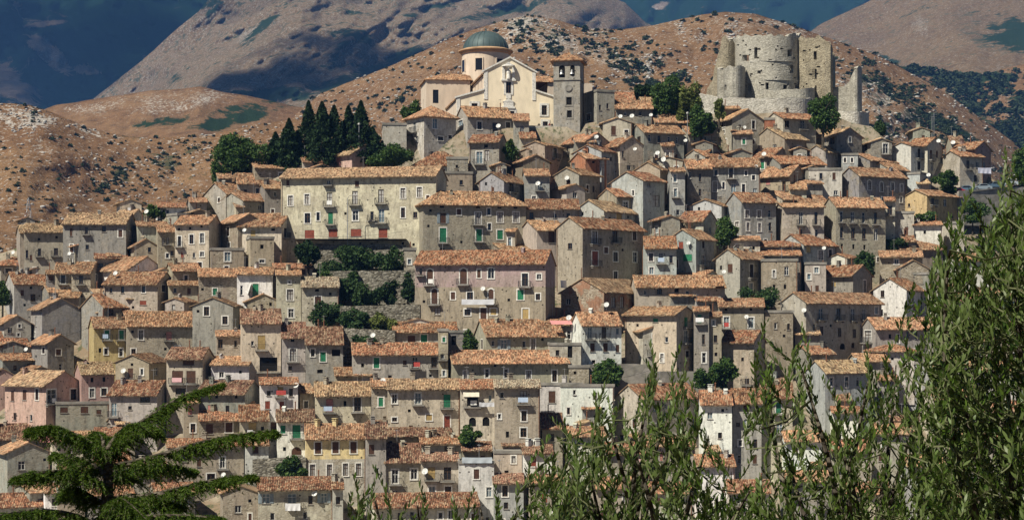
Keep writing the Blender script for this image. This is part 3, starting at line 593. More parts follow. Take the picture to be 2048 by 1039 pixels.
SCATTER = []
def hill(name, ridge, drop, Db, Dr, mat, nx=150, nt=70, amp=40, nscale=0.01, diag=0.0, rock=(), scrub=(), forest=(), seed=1, base=(0.25, 0.25, 0), rough=0.5, keep=False, clear=(), rid=0.55):
    x0, x1 = ridge[0][0], ridge[-1][0]; cols = np.linspace(x0, x1, nx); top = lerp_tab(ridge, cols)
    top = top + rough * 10 * fbm(cols * 0.02, cols * 0 + seed, seed, 4)
    t = np.linspace(0, 1, nt)[:, None]; py = (top + drop)[None, :] * (1 - t) + top[None, :] * t; px = np.repeat(cols[None, :], nt, 0)
    D = Db + (Dr - Db) * t ** 1.0
    wob = fbm((px + diag * py) * nscale, (py - 0.3 * diag * px) * nscale * 1.3, seed, 5)
    D = D + amp * wob * np.clip((1 - t) * 6, 0, 1) * np.clip(t * 6, 0.2, 1)
    rg = np.abs(fbm((px + diag * py) * nscale * 2.6, (py - 0.3 * diag * px) * nscale * 2.2, seed + 7, 5)); D = D + amp * rid * (0.2 - rg) * np.clip((1 - t) * 6, 0, 1) * np.clip(t * 6, 0.2, 1)
    X = (px - CX) / F * D; Z = (HY - py) / F * D
    v = np.stack([X, D, Z], -1)
    back = v[-1].copy(); b2 = back.copy(); b2[:, 1] += (Dr - Db) * 0.5; b2[:, 2] -= (Dr - Db) * 0.3; v = np.concatenate([v, b2[None]], 0)
    px2 = np.concatenate([px, px[-1:]], 0); py2 = np.concatenate([py, py[-1:]], 0)
    nz = np.clip(0.75 + 1.3 * fbm(px2 * 0.03, py2 * 0.05, seed + 20, 4), 0, 1.1)
    at = dict(rock=np.maximum(base[0], ellipses(px2, py2, rock) * nz).ravel(), scrub=np.maximum(base[1], ellipses(px2, py2, scrub) * nz).ravel(), forest=np.maximum(base[2], ellipses(px2, py2, forest) * np.clip(nz + 0.15, 0, 1)).ravel())
    if clear: at['forest'] = at['forest'] * (1 - ellipses(px2, py2, clear).ravel())
    me = arr_mesh(name, v.reshape(-1, 3), grid_faces(nt + 1, nx), mat, True, at)
    tag(obj(name, me), kind='structure')
    if keep: SCATTER.append((name, v[:-1].copy(), px, py, {k: a.reshape(nt + 1, nx)[:-1] for k, a in at.items()}))

HB = hill_mat('dry_hill', (0.15, 0.085, 0.045), (0.20, 0.123, 0.066), (0.43, 0.40, 0.36), (0.045, 0.056, 0.03), (0.012, 0.022, 0.011), 1.0)
HM = hill_mat('far_dry_hill', (0.122, 0.08, 0.046), (0.165, 0.112, 0.063), (0.27, 0.255, 0.235), (0.05, 0.06, 0.042), (0.012, 0.022, 0.014), 0.7)
HF = hill_mat('forest_mountain', (0.20, 0.15, 0.11), (0.24, 0.18, 0.13), (0.34, 0.30, 0.28), (0.02, 0.04, 0.02), (0.006, 0.016, 0.008), 0.3)
hill('hill_brown_slope', [(-400, 200), (0, 205), (60, 209), (110, 228), (180, 258), (260, 273), (330, 276), (420, 268), (520, 248), (600, 235), (680, 232), (800, 250)], 420, 560, 900, HB,
     200, 110, 50, 0.009, 0.5, rock=[(30, 235, 110, 26, 8, 1.0), (180, 262, 60, 12, 25, 0.9), (90, 300, 30, 14, 10, 0.8), (380, 275, 90, 8, -12, 0.8)],
     scrub=[(310, 330, 130, 34, -22, 0.85), (250, 375, 80, 30, -10, 0.8), (60, 215, 40, 8, 10, 0.7), (400, 400, 90, 25, 0, 0.8)], forest=[(275, 268, 40, 7, 0, 0.9), (340, 262, 60, 6, -12, 0.8)], seed=3, base=(0.4, 0.3, 0), keep=True, rid=0.2)
hill('hill_behind_church', [(540, 290), (600, 220), (640, 188), (760, 140), (850, 100), (900, 75), (1000, 42), (1060, 30), (1110, 38), (1180, 58), (1250, 60), (1310, 50), (1400, 30), (1450, 24), (1510, 27), (1560, 42),
     (1620, 62), (1700, 90), (1760, 112), (1830, 150), (1900, 190), (1960, 235), (2048, 300), (2300, 420)], 330, 640, 1250, HB, 260, 100, 130, 0.011, -0.4,
     rock=[(1080, 70, 120, 40, 20, 0.95), (1240, 110, 120, 60, 20, 0.8), (1420, 60, 160, 40, 0, 0.65), (1000, 80, 80, 40, -20, 0.8), (1760, 210, 110, 50, 30, 0.9), (1850, 290, 120, 40, 25, 0.8), (1560, 60, 100, 20, 15, 0.7)],
     scrub=[(1080, 75, 110, 40, 25, 0.8), (1250, 110, 110, 45, 25, 0.9), (1300, 160, 100, 50, 20, 0.75), (1780, 190, 120, 40, 35, 0.95), (1860, 260, 120, 40, 30, 0.95), (1760, 260, 60, 50, 20, 0.8), (790, 200, 60, 20, -20, 0.6)],
     forest=[(1900, 255, 90, 12, 28, 0.9), (1810, 205, 80, 10, 30, 0.8)], seed=9, base=(0.42, 0.3, 0), keep=True, rid=0.25)
hill('hill_scrubby_ridge', [(1640, 120), (1700, 98), (1780, 128), (1860, 142), (1960, 150), (2048, 128), (2300, 90)], 300, 1250, 1750, HB, 120, 70, 130, 0.011, 0.3,
     rock=[(1980, 200, 120, 60, 20, 0.8)], scrub=[(1900, 160, 160, 30, 10, 0.95), (1990, 210, 120, 50, 25, 0.95), (2040, 270, 90, 60, 20, 0.95)],
     forest=[(1930, 150, 130, 16, 6, 1.0), (2020, 190, 80, 20, 20, 1.0), (1800, 130, 60, 14, 20, 0.8), (2000, 255, 90, 16, 30, 0.9)], seed=14, base=(0.3, 0.35, 0), keep=True, rid=0.3)
hill('hill_low_ridge', [(40, 262), (80, 222), (110, 210), (200, 197), (300, 182), (400, 174), (460, 185), (520, 198), (600, 215), (700, 235)], 200, 1150, 1500, HB, 120, 40, 40, 0.012, 0.2,
     rock=[(330, 205, 150, 30, -6, 0.8), (200, 215, 90, 16, -4, 0.7)], scrub=[(330, 240, 80, 10, -8, 0.9)], forest=[(560, 205, 170, 14, -8, 1.0), (480, 235, 120, 13, -14, 1.0), (320, 243, 60, 10, -5, 0.95)], seed=21)
hill('mountain_bare_slope', [(120, 250), (190, 195), (260, 140), (330, 80), (400, 20), (430, -20), (600, -90), (1000, -70), (1150, -30), (1250, 5), (1290, 45), (1400, 90)], 420, 1700, 3300, HM, 300, 150, 620, 0.0042, 1.3,
     rock=[(560, 130, 160, 20, -38, 0.9), (470, 90, 120, 14, -40, 0.8), (300, 150, 120, 12, -42, 0.8), (1010, 10, 120, 30, 10, 0.6), (750, 130, 110, 16, -25, 0.8)],
     scrub=[(640, 130, 120, 16, -35, 0.8), (800, 30, 160, 20, -15, 0.7), (900, 60, 100, 20, -20, 0.7)],
     forest=[(560, 190, 160, 16, -4, 1.0), (760, 135, 130, 14, -22, 0.85), (700, 80, 60, 22, 10, 0.85), (420, 10, 30, 26, -40, 0.9), (680, 165, 110, 14, -18, 0.95), (980, 30, 90, 12, -10, 0.8), (520, 60, 60, 10, -40, 0.75), (860, 20, 70, 10, -15, 0.75), (330, 170, 60, 8, -35, 0.8)], seed=31, base=(0.62, 0.66, 0.2))
hill('mountain_forest', [(-700, -110), (0, -90), (300, -100), (700, -120)], 380, 3300, 5200, HF, 200, 90, 1300, 0.0042, -0.7,
     rock=[(105, 118, 44, 26, 40, 1.0), (80, 100, 20, 10, 30, 1.0)], scrub=[], forest=[(200, 50, 900, 400, 0, 0.72)], seed=44, base=(0.2, 0.3, 1.0), clear=[(105, 112, 46, 16, 42, 1.0), (75, 92, 22, 9, 25, 0.9), (170, 140, 30, 9, 10, 0.7), (90, 48, 40, 5, -6, 0.6), (20, 170, 60, 26, 35, 0.7)])
hill('mountain_brown_dome', [(1560, 120), (1600, 80), (1640, 50), (1700, 20), (1760, -8), (1850, -50), (2100, -110), (2500, -160)], 280, 1900, 3000, HM, 160, 90, 220, 0.005, 0.5,
     rock=[(1840, 45, 25, 50, 10, 0.8)], scrub=[(1990, 60, 120, 50, 10, 0.95), (1700, 95, 120, 16, 20, 0.8)], forest=[(2020, 60, 80, 40, 20, 0.85), (1720, 108, 90, 12, 15, 0.85)], seed=52, base=(0.5, 0.55, 0.1))
hill('mountain_far_wood', [(1050, -90), (1300, -110), (1900, -100)], 260, 4200, 5400, HF, 110, 50, 700, 0.006, 0.4, rock=[(1320, 15, 40, 18, 0, 0.9)], forest=[(1400, 60, 700, 300, 0, 0.75)], seed=63, base=(0.2, 0.3, 1.0), clear=[(1322, 12, 20, 8, -20, 0.62)])

# shrubs and boulders on the near hills: uncountable, one object each
def blob_proto(seed, sub=1):
    import bmesh
    bm = bmesh.new(); bmesh.ops.create_icosphere(bm, subdivisions=sub, radius=1); r = random.Random(seed)
    for v in bm.verts: v.co *= r.uniform(0.75, 1.2)
    bm.verts.ensure_lookup_table(); V = np.array([v.co[:] for v in bm.verts]); Fc = np.array([[v.index for v in f.verts] for f in bm.faces]); bm.free(); return V, Fc
def shrub_proto(seed, n=34):
    g = np.random.default_rng(seed); d = g.normal(size=(n, 3)); d /= np.linalg.norm(d, axis=1)[:, None]; d[:, 2] = np.abs(d[:, 2]) * 1.1 - 0.25; P = d * g.uniform(0.35, 1.0, n)[:, None]
    a = g.normal(size=(n, 3)); a /= np.linalg.norm(a, axis=1)[:, None]; b = np.cross(a, g.normal(size=(n, 3))); b /= np.linalg.norm(b, axis=1)[:, None]; s = g.uniform(0.22, 0.42, n)[:, None]
    V = np.stack([P - a * s, P + b * s, P + a * s], 1).reshape(-1, 3); V2 = np.stack([P - a * s, P + a * s, P - b * s], 1).reshape(-1, 3); V = np.concatenate([V, V2]); return V, np.arange(len(V)).reshape(-1, 3)
def scatter(name, label, cat, layer, key, n, size, mat, flat=0.75, sub=1, thr=0.3, seed=0):
    nm, v, px, py, at = next(s for s in SCATTER if s[0] == layer); g = np.random.default_rng(seed)
    w = np.clip(at[key] - thr, 0.012, 1); w = w * (0.08 + 3.0 * np.clip(fbm(px * 0.03, py * 0.05, seed + 3, 4) + 0.25, 0, 1) ** 2)
    w = w * (py < 620); p = (w / w.sum()).ravel(); idx = g.choice(len(p), n, p=p); nr, nc = px.shape; r = idx // nc; c = idx % nc
    r = np.clip(r, 0, nr - 2); c = np.clip(c, 0, nc - 2); a = g.random(n)[:, None]; b = g.random(n)[:, None]
    P = (v[r, c] * (1 - a) + v[r, c + 1] * a) * (1 - b) + (v[r + 1, c] * (1 - a) + v[r + 1, c + 1] * a) * b
    protos = [shrub_proto(i + seed, 44) if sub == 0 else blob_proto(i + seed, sub) for i in range(4)]; VV = []; FF = []; off = 0
    for k in range(4):
        sel = np.arange(n) % 4 == k; Pk = P[sel]; m = len(Pk); V, Fc = protos[k]
        sz = size[0] + (size[1] - size[0]) * g.random(m) ** 2.2; an = g.random(m) * 6.28; ca, sa = np.cos(an), np.sin(an)
        sx = sz * g.uniform(0.8, 1.4, m); sy = sz * g.uniform(0.8, 1.2, m); szz = sz * flat * g.uniform(0.8, 1.2, m)
        x = V[None, :, 0] * sx[:, None]; y = V[None, :, 1] * sy[:, None]; z = V[None, :, 2] * szz[:, None] + szz[:, None] * 0.45
        W = np.stack([x * ca[:, None] - y * sa[:, None], x * sa[:, None] + y * ca[:, None], z], -1) + Pk[:, None, :]
        FF.append((Fc[None] + (np.arange(m) * len(V))[:, None, None] + off).reshape(-1, 3)); VV.append(W.reshape(-1, 3)); off += m * len(V)
    me = arr_mesh(name, np.concatenate(VV), np.concatenate(FF), mat, True); tag(obj(name, me), label, cat, kind='stuff')
SH = leaf_mat('scrub_leaves', (0.016, 0.028, 0.014), (0.055, 0.075, 0.04), None, 0.05, 0.9, 0.05)
RK = rubble('limestone', (0.36, 0.35, 0.33), (0.48, 0.46, 0.43), (0.58, 0.56, 0.52), 0.8)
scatter('scrub', 'dark low scrub dotted over the brown slope', 'scrub', 'hill_brown_slope', 'scrub', 1700, (0.35, 1.5), SH, 0.8, 0, 0.25, 1)
scatter('scrub', 'dark scrub covering the rocky hill behind church and castle', 'scrub', 'hill_behind_church', 'scrub', 4200, (0.35, 2.5), SH, 0.8, 0, 0.25, 2)
scatter('scrub', 'thick dark scrub on the ridge past the castle', 'scrub', 'hill_scrubby_ridge', 'scrub', 3200, (0.8, 5.0), SH, 0.75, 0, 0.3, 3)
scatter('rocks', 'pale limestone boulders strewn over the brown slope', 'rocks', 'hill_brown_slope', 'rock', 1900, (0.2, 1.1), RK, 0.6, 1, 0.25, 4)
scatter('rocks', 'pale limestone boulders on the hill behind church and castle', 'rocks', 'hill_behind_church', 'rock', 5200, (0.25, 1.5), RK, 0.6, 1, 0.25, 5)
# ------------------------------------------------------------------ walls with real openings
def wall_face(mb, W, z0, z1, holes, place, dep=0.24, m=0, mr=0):
    """rectangular wall W x (z0..z1) with recessed openings; place(u, inward, z) -> local point"""
    us = sorted({0.0, W, *[h[0] for h in holes], *[h[1] for h in holes]}); zs = sorted({z0, z1, *[h[2] for h in holes], *[h[3] for h in holes]})
    for i in range(len(us) - 1):
        a, b = us[i], us[i + 1]; um = (a + b) / 2; run = None
        for j in range(len(zs) - 1):
            c, d = zs[j], zs[j + 1]; zm = (c + d) / 2
            if any(h[0] < um < h[1] and h[2] < zm < h[3] for h in holes):
                if run is not None: mb.quad(place(a, 0, run), place(b, 0, run), place(b, 0, c), place(a, 0, c), m); run = None
            elif run is None: run = c
        if run is not None: mb.quad(place(a, 0, run), place(b, 0, run), place(b, 0, z1), place(a, 0, z1), m)
    for a, b, c, d in holes:
        mb.quad(place(a, 0, c), place(a, dep, c), place(a, dep, d), place(a, 0, d), mr); mb.quad(place(b, 0, c), place(b, dep, c), place(b, dep, d), place(b, 0, d), mr)
        mb.quad(place(a, 0, c), place(b, 0, c), place(b, dep, c), place(a, dep, c), mr); mb.quad(place(a, 0, d), place(b, 0, d), place(b, dep, d), place(a, dep, d), mr)

# ------------------------------------------------------------------ windows: shared meshes, origin at the middle of the opening's foot, outward is -y
WC = {}
def cached(key, fn):
    if key not in WC: WC[key] = fn()
    return WC[key]
def frame_mesh(w, h, white):
    def mk():
        b = MB(); t = 0.07; y0, y1 = 0.10, 0.16; a = w / 2 - 0.004
        b.box(-a, -a + t, y0, y1, 0.004, h - 0.004); b.box(a - t, a, y0, y1, 0.004, h - 0.004); b.box(-a + t, a - t, y0, y1, h - t, h - 0.004); b.box(-a + t, a - t, y0, y1, 0.004, t)
        if w > 0.6: b.box(-0.04, 0.04, y0 + 0.005, y1, t, h - t)
        if h > 1.2: b.box(-a + t, a - t, y0 + 0.012, y1, h * 0.62, h * 0.62 + 0.05)
        return b.mesh('window_frame', [M['wframe'] if white else M['frame']])
    return cached(('f', w, h, white), mk)
def pane_mesh(w, h, mat):
    def mk():
        b = MB(); b.box(-w / 2 + 0.003, w / 2 - 0.003, 0.165, 0.20, 0.003, h - 0.003); return b.mesh('pane', [M[mat]])
    return cached(('p', w, h, mat), mk)
def leaf_mesh(w, h, mat):      # one shutter leaf with louvres, hinge edge at x = 0, running to +x
    def mk():
        b = MB(); b.box(0, w, 0.0, 0.035, 0, h); n = max(3, int(h / 0.16))
        for i in range(n):
            z = 0.06 + (h - 0.12) * i / n; b.box(0.05, w - 0.05, -0.018, 0.0, z, z + (h - 0.12) / n * 0.6)
        return b.mesh('shutter', [M[mat]])
    return cached(('l', w, h, mat), mk)
def surround_mesh(w, h, arch, mat='white'):
    def mk():
        b = MB(); t = 0.17; y0, y1 = -0.035, 0.05; a = w / 2
        b.box(-a - t, -a, y0, y1, -0.02, h); b.box(a, a + t, y0, y1, -0.02, h); b.box(-a - t, a + t, y0 - 0.06, y1, -0.14, -0.02)
        if not arch: b.box(-a - t, a + t, y0 - 0.003, y1, h, h + t)
        else:
            r0, r1 = a, a + t; zc = h - a; k = 10
            for i in range(k):
                p, q = math.pi * i / k, math.pi * (i + 1) / k
                ring = lambda an, r: (r * math.cos(an), zc + r * math.sin(an))
                # spandrel between the round head and the square opening, and the raised ring
                A = [ring(p, r0), ring(q, r0)]; c0 = (a * (1 if (p + q) / 2 < math.pi / 2 else -1), h)
                pts = [A[0], A[1], c0]
                b.poly([(x, 0.02, z) for x, z in pts])
                o0, o1 = ring(p, r1 + 0.02), ring(q, r1 + 0.02)
                b.prism(None, [(A[0][0], y0, A[0][1]), (o0[0], y0, o0[1]), (o1[0], y0, o1[1]), (A[1][0], y0, A[1][1])],
                        [(A[0][0], 0.02, A[0][1]), (o0[0], 0.02, o0[1]), (o1[0], 0.02, o1[1]), (A[1][0], 0.02, A[1][1])])
        return b.mesh('surround', [M[mat]])
    return cached(('s', w, h, arch, mat), mk)
def sill_mesh(w):
    def mk():
        b = MB(); b.box(-w / 2 - 0.1, w / 2 + 0.1, -0.1, 0.09, -0.09, -0.004); return b.mesh('sill', [M['cement']])
    return cached(('sill', w), mk)
def spandrel_mesh(w, h):
    def mk():
        b = MB(); a = w / 2; zc = h - a; k = 10
        for i in range(k):
            p, q = math.pi * i / k, math.pi * (i + 1) / k; c0 = a * (1 if (p + q) / 2 < math.pi / 2 else -1)
            b.poly([(a * math.cos(p), 0.012, zc + a * math.sin(p)), (a * math.cos(q), 0.012, zc + a * math.sin(q)), (c0, 0.012, h)])
        return b.mesh('arch_head', [M['stucco']])
    return cached(('sp', w, h), mk)
def balcony_mesh(w, d):
    def mk():
        b = MB(); b.box(-w / 2, w / 2, -d, -0.003, -0.14, 0.0); b.box(-w / 2 + 0.15, -w / 2 + 0.27, -d * 0.7, -0.004, -0.4, -0.143); b.box(w / 2 - 0.27, w / 2 - 0.15, -d * 0.7, -0.004, -0.4, -0.143)
        return b.mesh('balcony', [M['cement']])
    return cached(('b', w, d), mk)
def rail_mesh(w, d):
    def mk():
        b = MB(); t = 0.018; a = w / 2 - 0.03; y = -d + 0.03
        for z in (0.06, 0.95):
            b.box(-a, a, y - t, y + t, z, z + 0.04); b.box(-a - t, -a + t, y + t, -0.004, z, z + 0.04); b.box(a - t, a + t, y + t, -0.004, z, z + 0.04)
        n = max(4, int(w / 0.14))
        for i in range(n + 1):
            x = -a + 2 * a * i / n; b.box(x - 0.012, x + 0.012, y - 0.012, y + 0.012, 0.1, 0.95)
        for k in range(1, int(d / 0.16)):
            yy = y + k * 0.16
            for x in (-a, a): b.box(x - 0.012, x + 0.012, yy - 0.012, yy + 0.012, 0.1, 0.95)
        return b.mesh('railing', [M['iron']])
    return cached(('r', w, d), mk)
FILL = dict(d='glass', w='curtain', l='lightglass', k='dark', g='green', r='red', b='brown', p='pink', o='ochre')
def qz(v, s=0.15): return max(s * 3, round(v / s) * s)
def add_window(house, pos, rz, w, h, code, wallcol):
    f = code[0]; arch = 'A' in code
    door = h > 2.0
    if f == 'k':
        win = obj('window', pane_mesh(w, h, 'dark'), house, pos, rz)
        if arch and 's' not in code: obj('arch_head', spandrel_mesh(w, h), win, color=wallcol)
    else:
        win = obj('door' if door and f in 'grbo' and 'B' not in code else 'window', frame_mesh(w, h, f == 'l' or (f == 'd' and rnd.random() < 0.35)), house, pos, rz)
        obj('pane', pane_mesh(w, h, FILL[f] if f in 'dwl' else 'glass'), win)
        if f in 'grbpo':
            if f in 'po' or w > 1.6 and f == 'r':
                l = obj('blind', leaf_mesh(round(w - 0.02, 3), round(h * 0.97, 3), FILL[f]), win, (-w / 2 + 0.01, 0.055, 0.01))
            else:
                lw = round(w / 2 - 0.012, 3)
                obj('shutter', leaf_mesh(lw, h - 0.02, FILL[f]), win, (-w / 2 + 0.008, 0.05, 0.01)); obj('shutter', leaf_mesh(lw, h - 0.02, FILL[f]), win, (0.006, 0.05, 0.01))
        if arch and 's' not in code: obj('arch_head', spandrel_mesh(w, h), win, color=wallcol)
    if 's' in code: obj('surround', surround_mesh(w, h, arch), win)
    elif f != 'k' and not door: obj('sill', sill_mesh(w), win)
    if 'h' in code:
        lw = round(w / 2, 3)
        for x in (-w / 2 - lw - 0.02, w / 2 + 0.02): obj('shutter', leaf_mesh(lw, h, 'blueg'), win, (x, -0.045, 0))
    if 'B' in code:
        bw = qz(w + 1.0, 0.3); b = obj('balcony', balcony_mesh(bw, 0.75), house, (pos[0], pos[1], pos[2] - 0.16), rz); obj('railing', rail_mesh(bw, 0.75), b)
    return win

# ------------------------------------------------------------------ roofs of barrel tiles
TP, TL = 0.24, 0.42
def tile_slope(O, U, V, lu, lv, inA=0.0, inB=0.0, seed=0):
    """barrel tiles over a slope: O eave start, U along the eave, V up the slope; inA/inB narrow it towards the top (hips)"""
    O, U, V = (np.array(q, float) for q in (O, U, V)); N = np.cross(U, V); N /= np.linalg.norm(N)
    if N[2] < 0: N = -N
    nc = max(2, int(lu / TP)); nr = max(2, int(lv / TL)); p = lu / nc; q = lv / nr; g = np.random.default_rng(seed)
    c, r = np.meshgrid(np.arange(nc), np.arange(nr)); u = (c.ravel() + 0.5) * p; v = r.ravel() * q; fr = (v + q * 0.5) / lv
    ok = (u > inA * fr) & (u < lu - inB * fr); u, v = u[ok], v[ok]; n = len(u)
    u = u + g.normal(0, 0.018, n); v = v + g.normal(0, 0.03, n) - 0.05
    lift = 0.05 + g.normal(0, 0.012, n) + 0.10 * fbm(u * 0.35 + seed, v * 0.5, 3, 2); lift = np.maximum(lift, 0.02)
    w = p * 0.49; tw = g.normal(0, 0.035, n)
    cs = np.array([(-w, -0.05), (-w * 0.55, 0.075), (w * 0.55, 0.075), (w, -0.05)])
    P = np.zeros((n, 8, 3))
    for e, (vv, up, sc) in enumerate(((0.0, 0.045, 1.0), (q * 1.12, 0.0, 0.86))):
        for k in range(4):
            uu = u + cs[k, 0] * sc + tw * (e - 0.5); hh = lift + up + cs[k, 1]
            P[:, e * 4 + k] = O + uu[:, None] * U + (v + vv)[:, None] * V + hh[:, None] * N
    i = (np.arange(n) * 8)[:, None]
    Q = np.concatenate([i + np.array(f) for f in ([0, 1, 5, 4], [1, 2, 6, 5], [2, 3, 7, 6], [3, 2, 1, 0])])
    return P.reshape(-1, 3), Q

def chimney_mesh(kind):
    def mk():
        b = MB()
        if kind == 0: b.box(-0.35, 0.35, -0.28, 0.28, -1.0, 0.9); b.box(-0.42, 0.42, -0.35, 0.35, 0.9, 0.98); b.box(-0.3, -0.18, -0.25, 0.25, 0.98, 1.2); b.box(0.18, 0.3, -0.25, 0.25, 0.98, 1.2); b.box(-0.42, 0.42, -0.35, 0.35, 1.2, 1.27)
        elif kind == 1: b.box(-0.25, 0.25, -0.25, 0.25, -1.0, 0.7); b.poly([(-0.33, -0.33, 0.702), (0.33, -0.33, 0.702), (0, -0.33, 1.0)]); b.quad((-0.33, -0.33, 0.702), (0, -0.33, 1.0), (0, 0.33, 1.0), (-0.33, 0.33, 0.702)); b.quad((0.33, -0.33, 0.702), (0, -0.33, 1.0), (0, 0.33, 1.0), (0.33, 0.33, 0.702))
        else: b.tube([(0, 0, -0.8), (0, 0, 1.5)], 0.09, 8); b.tube([(0, 0, 1.5), (0, 0, 1.62)], [0.17, 0.04], 8)
        return b.mesh('chimney', [M['stucco'] if kind < 2 else M['rust']])
    return cached(('ch', kind), mk)
def pipe_mesh(h):
    def mk():
        b = MB(); b.tube([(0, 0, 0), (0, 0, h)], 0.05, 6); return b.mesh('downpipe', [M['rust']])
    return cached(('pipe', h), mk)

def aerial_mesh():
    def mk():
        b = MB(); b.tube([(0, 0, -0.5), (0, 0, 2.4)], 0.03, 5); b.tube([(-0.1, -0.5, 2.2), (0.1, 0.6, 2.25)], 0.02, 4)
        for i in range(5): b.tube([(-0.3 + 0.03 * i, -0.4 + 0.22 * i, 2.22), (0.3 - 0.03 * i, -0.4 + 0.22 * i, 2.22)], 0.014, 4)
        return b.mesh('aerial', [M['metal']])
    return cached('aerial', mk)
def frame_of(xl, xc, xr, yb, Y=None, dm=8.0):
    """plan of a two-faced house from its survey: corner point, turn, face lengths"""
    Y = depth(xc, yb) if Y is None else Y; s = F / Y; a, b = max(xc - xl, 0.5), max(xr - xc, 0.5)
    if b >= a: th = math.asin(min(0.85, a / s / dm))
    else: th = math.acos(min(0.85, b / s / dm))
    th -= math.atan((xc - CX) / F)   # turn measured against the line of sight
    C = wpt(xc, yb, Y); c, sn = math.cos(th), math.sin(th)
    k = (xr - CX) / F; Wr = (k * Y - C.x) / (c - k * sn); k = (xl - CX) / F; Wl = (C.x - k * Y) / (sn + k * c)
    return C, Y, th, Wr, Wl
def nearest_point_row(C, d, py):   # height of survey row py at plan point
    return (HY - py) / F * d

HOUSE_LIST = []
def house(row):
    row = row.strip(); lm = None
    if '#' in row: row, lm = [q.strip() for q in row.split('#')]
    wins = None
    if '|' in row: row, wins = [q.strip() for q in row.split('|')]
    p = row.split(); xl, xc, xr, ye, yb, rh = map(float, p[:6]); T, wc, rc = p[6:9]
    dm = 8.0 + rnd.uniform(-1, 1) if xc < 1130 else 6.2 + rnd.uniform(-0.6, 0.6)
    C, Y, th, Wr, Wl = frame_of(xl, xc, xr, yb, dm=dm)
    if b_small(xc - xl): Wl = max(Wl, 6.5)
    if b_small(xr - xc): Wr = max(Wr, 6.5)
    Wl, Wr = min(Wl, 34), min(Wr, 34)
    if T in 'RS' and Wl > 11: Wl = max(9, Wl * 0.8)
    H = (yb - ye) / F * Y; found = 7.0; cth, sth = math.cos(th), math.sin(th)
    hs = rnd.random()
    wcol = tuple(min(0.85, c * (0.70 + 0.52 * hs) * (1 + rnd.uniform(-0.04, 0.04))) for c in WALL[wc]); rk_ = rnd.uniform(0.72, 1.18); rcol = tuple(c * rk_ * rnd.uniform(0.97, 1.03) for c in ROOF[rc])
    e = empty('house', C, th); info = dict(e=e, x=(xl + xr) / 2, y=(ye + yb) / 2, xl=xl, xr=xr, ye=ye, yb=yb, wall=wc, roof=rc, T=T, lm=lm, codes=[], W=max(Wr, Wl), H=H, n=0, bal=0, balc=[])
    # openings
    right, left = [], []; specs = []; low = None
    def add_spec(px, py, w, h, code, gap=0.12):
        onleft = px < xc - 0.01; s = F / Y
        if onleft:
            k = (px - CX) / F; yy = (C.x - k * Y) / (sth + k * cth); d = Y + yy * cth; u = Wl - yy; W = Wl; ww = w / F * d / max(0.35, sth)
        else:
            k = (px - CX) / F; xx = (k * Y - C.x) / (cth - k * sth); d = Y + xx * sth; u = xx; W = Wr; ww = w / F * d / max(0.35, cth)
        hh = h / F * d; zc = (HY - py) / F * d - C.z
        ww, hh = qz(min(ww, 3.2)), qz(hh)
        z = zc - hh / 2; u0, u1 = u - ww / 2, u + ww / 2
        if u0 < 0.25: u0, u1 = 0.25, 0.25 + ww
        if u1 > W - 0.25: u0, u1 = W - 0.25 - ww, W - 0.25
        if u0 < 0.1: return
        z = max(z, -found + 1); z = min(z, H - 0.15 - hh)
        lst = left if onleft else right
        if any(not (u1 + gap < q[0] or u0 - gap > q[1] or z + hh + gap < q[2] or z - gap > q[3]) for q in lst): return
        lst.append((u0, u1, z, z + hh)); specs.append((onleft, (u0 + u1) / 2, z, ww, hh, code))
    if wins is not None:
        for q in wins.split():
            if q.startswith('lo:'): low = q.split(':'); low = (float(low[1]), low[2]); continue
            q = q.split(','); add_spec(float(q[0]), float(q[1]), float(q[2]) , float(q[3]), q[4])
    elif H > 1.9 and wins is None:
        for (a, b) in ((xl, xc), (xc, xr)):
            wpx = b - a
            if wpx < 16: continue
            ncol = max(1, int(wpx / rnd.uniform(26, 36))); nrow = max(1, int((yb - ye) / 34))
            for r in range(nrow):
                for c in range(ncol):
                    if rnd.random() < 0.28: continue
                    code = rnd.choice(['d', 'ds', 'ds', 'd', 'b', 'ws', 'k', 'ls', 'gs', 'bs', 'dB', 'p'])
                    h = rnd.choice([10, 12, 14, 18]) if code != 'k' else 6; w = rnd.choice([6, 7, 8, 9]) if code != 'k' else 5
                    add_spec(a + wpx * (c + 0.5 + rnd.uniform(-0.12, 0.12)) / ncol, ye + 9 + h / 2 + r * 33 + rnd.uniform(0, 4), w, h, code)
    if (wins is None or wins) and 'blank' not in (lm or ''):      # the small openings every wall has between its main windows
        rx_ = random.Random(int(xl * 7 + ye))
        for a_, b_, pr in ((xl, xc, 0.22 if xr - xc > xc - xl else 0.5), (xc, xr, 0.5 if xr - xc > xc - xl else 0.22)):
            n_ = int((b_ - a_) / 27)
            for r_ in range(int((yb + 6 - ye) / 31) + 1):
                for q_ in range(n_):
                    if rx_.random() < pr:
                        cd = rx_.choice(['d', 'ds', 'd', 'k', 'b', 'ds', 'bs', 'k', 'dB']); h_ = 5 if cd == 'k' else rx_.choice([9, 12, 14, 17]); w_ = 5 if cd == 'k' else rx_.choice([6, 7, 8])
                        add_spec(a_ + (b_ - a_) * (q_ + 0.5 + rx_.uniform(-0.15, 0.15)) / n_, ye + 9 + h_ / 2 + r_ * 31 + rx_.uniform(0, 5), w_, h_, cd, 0.75)
    mb = MB(); z0 = -found
    # when the roof is a tilted one the wall tops follow it
    lb = None
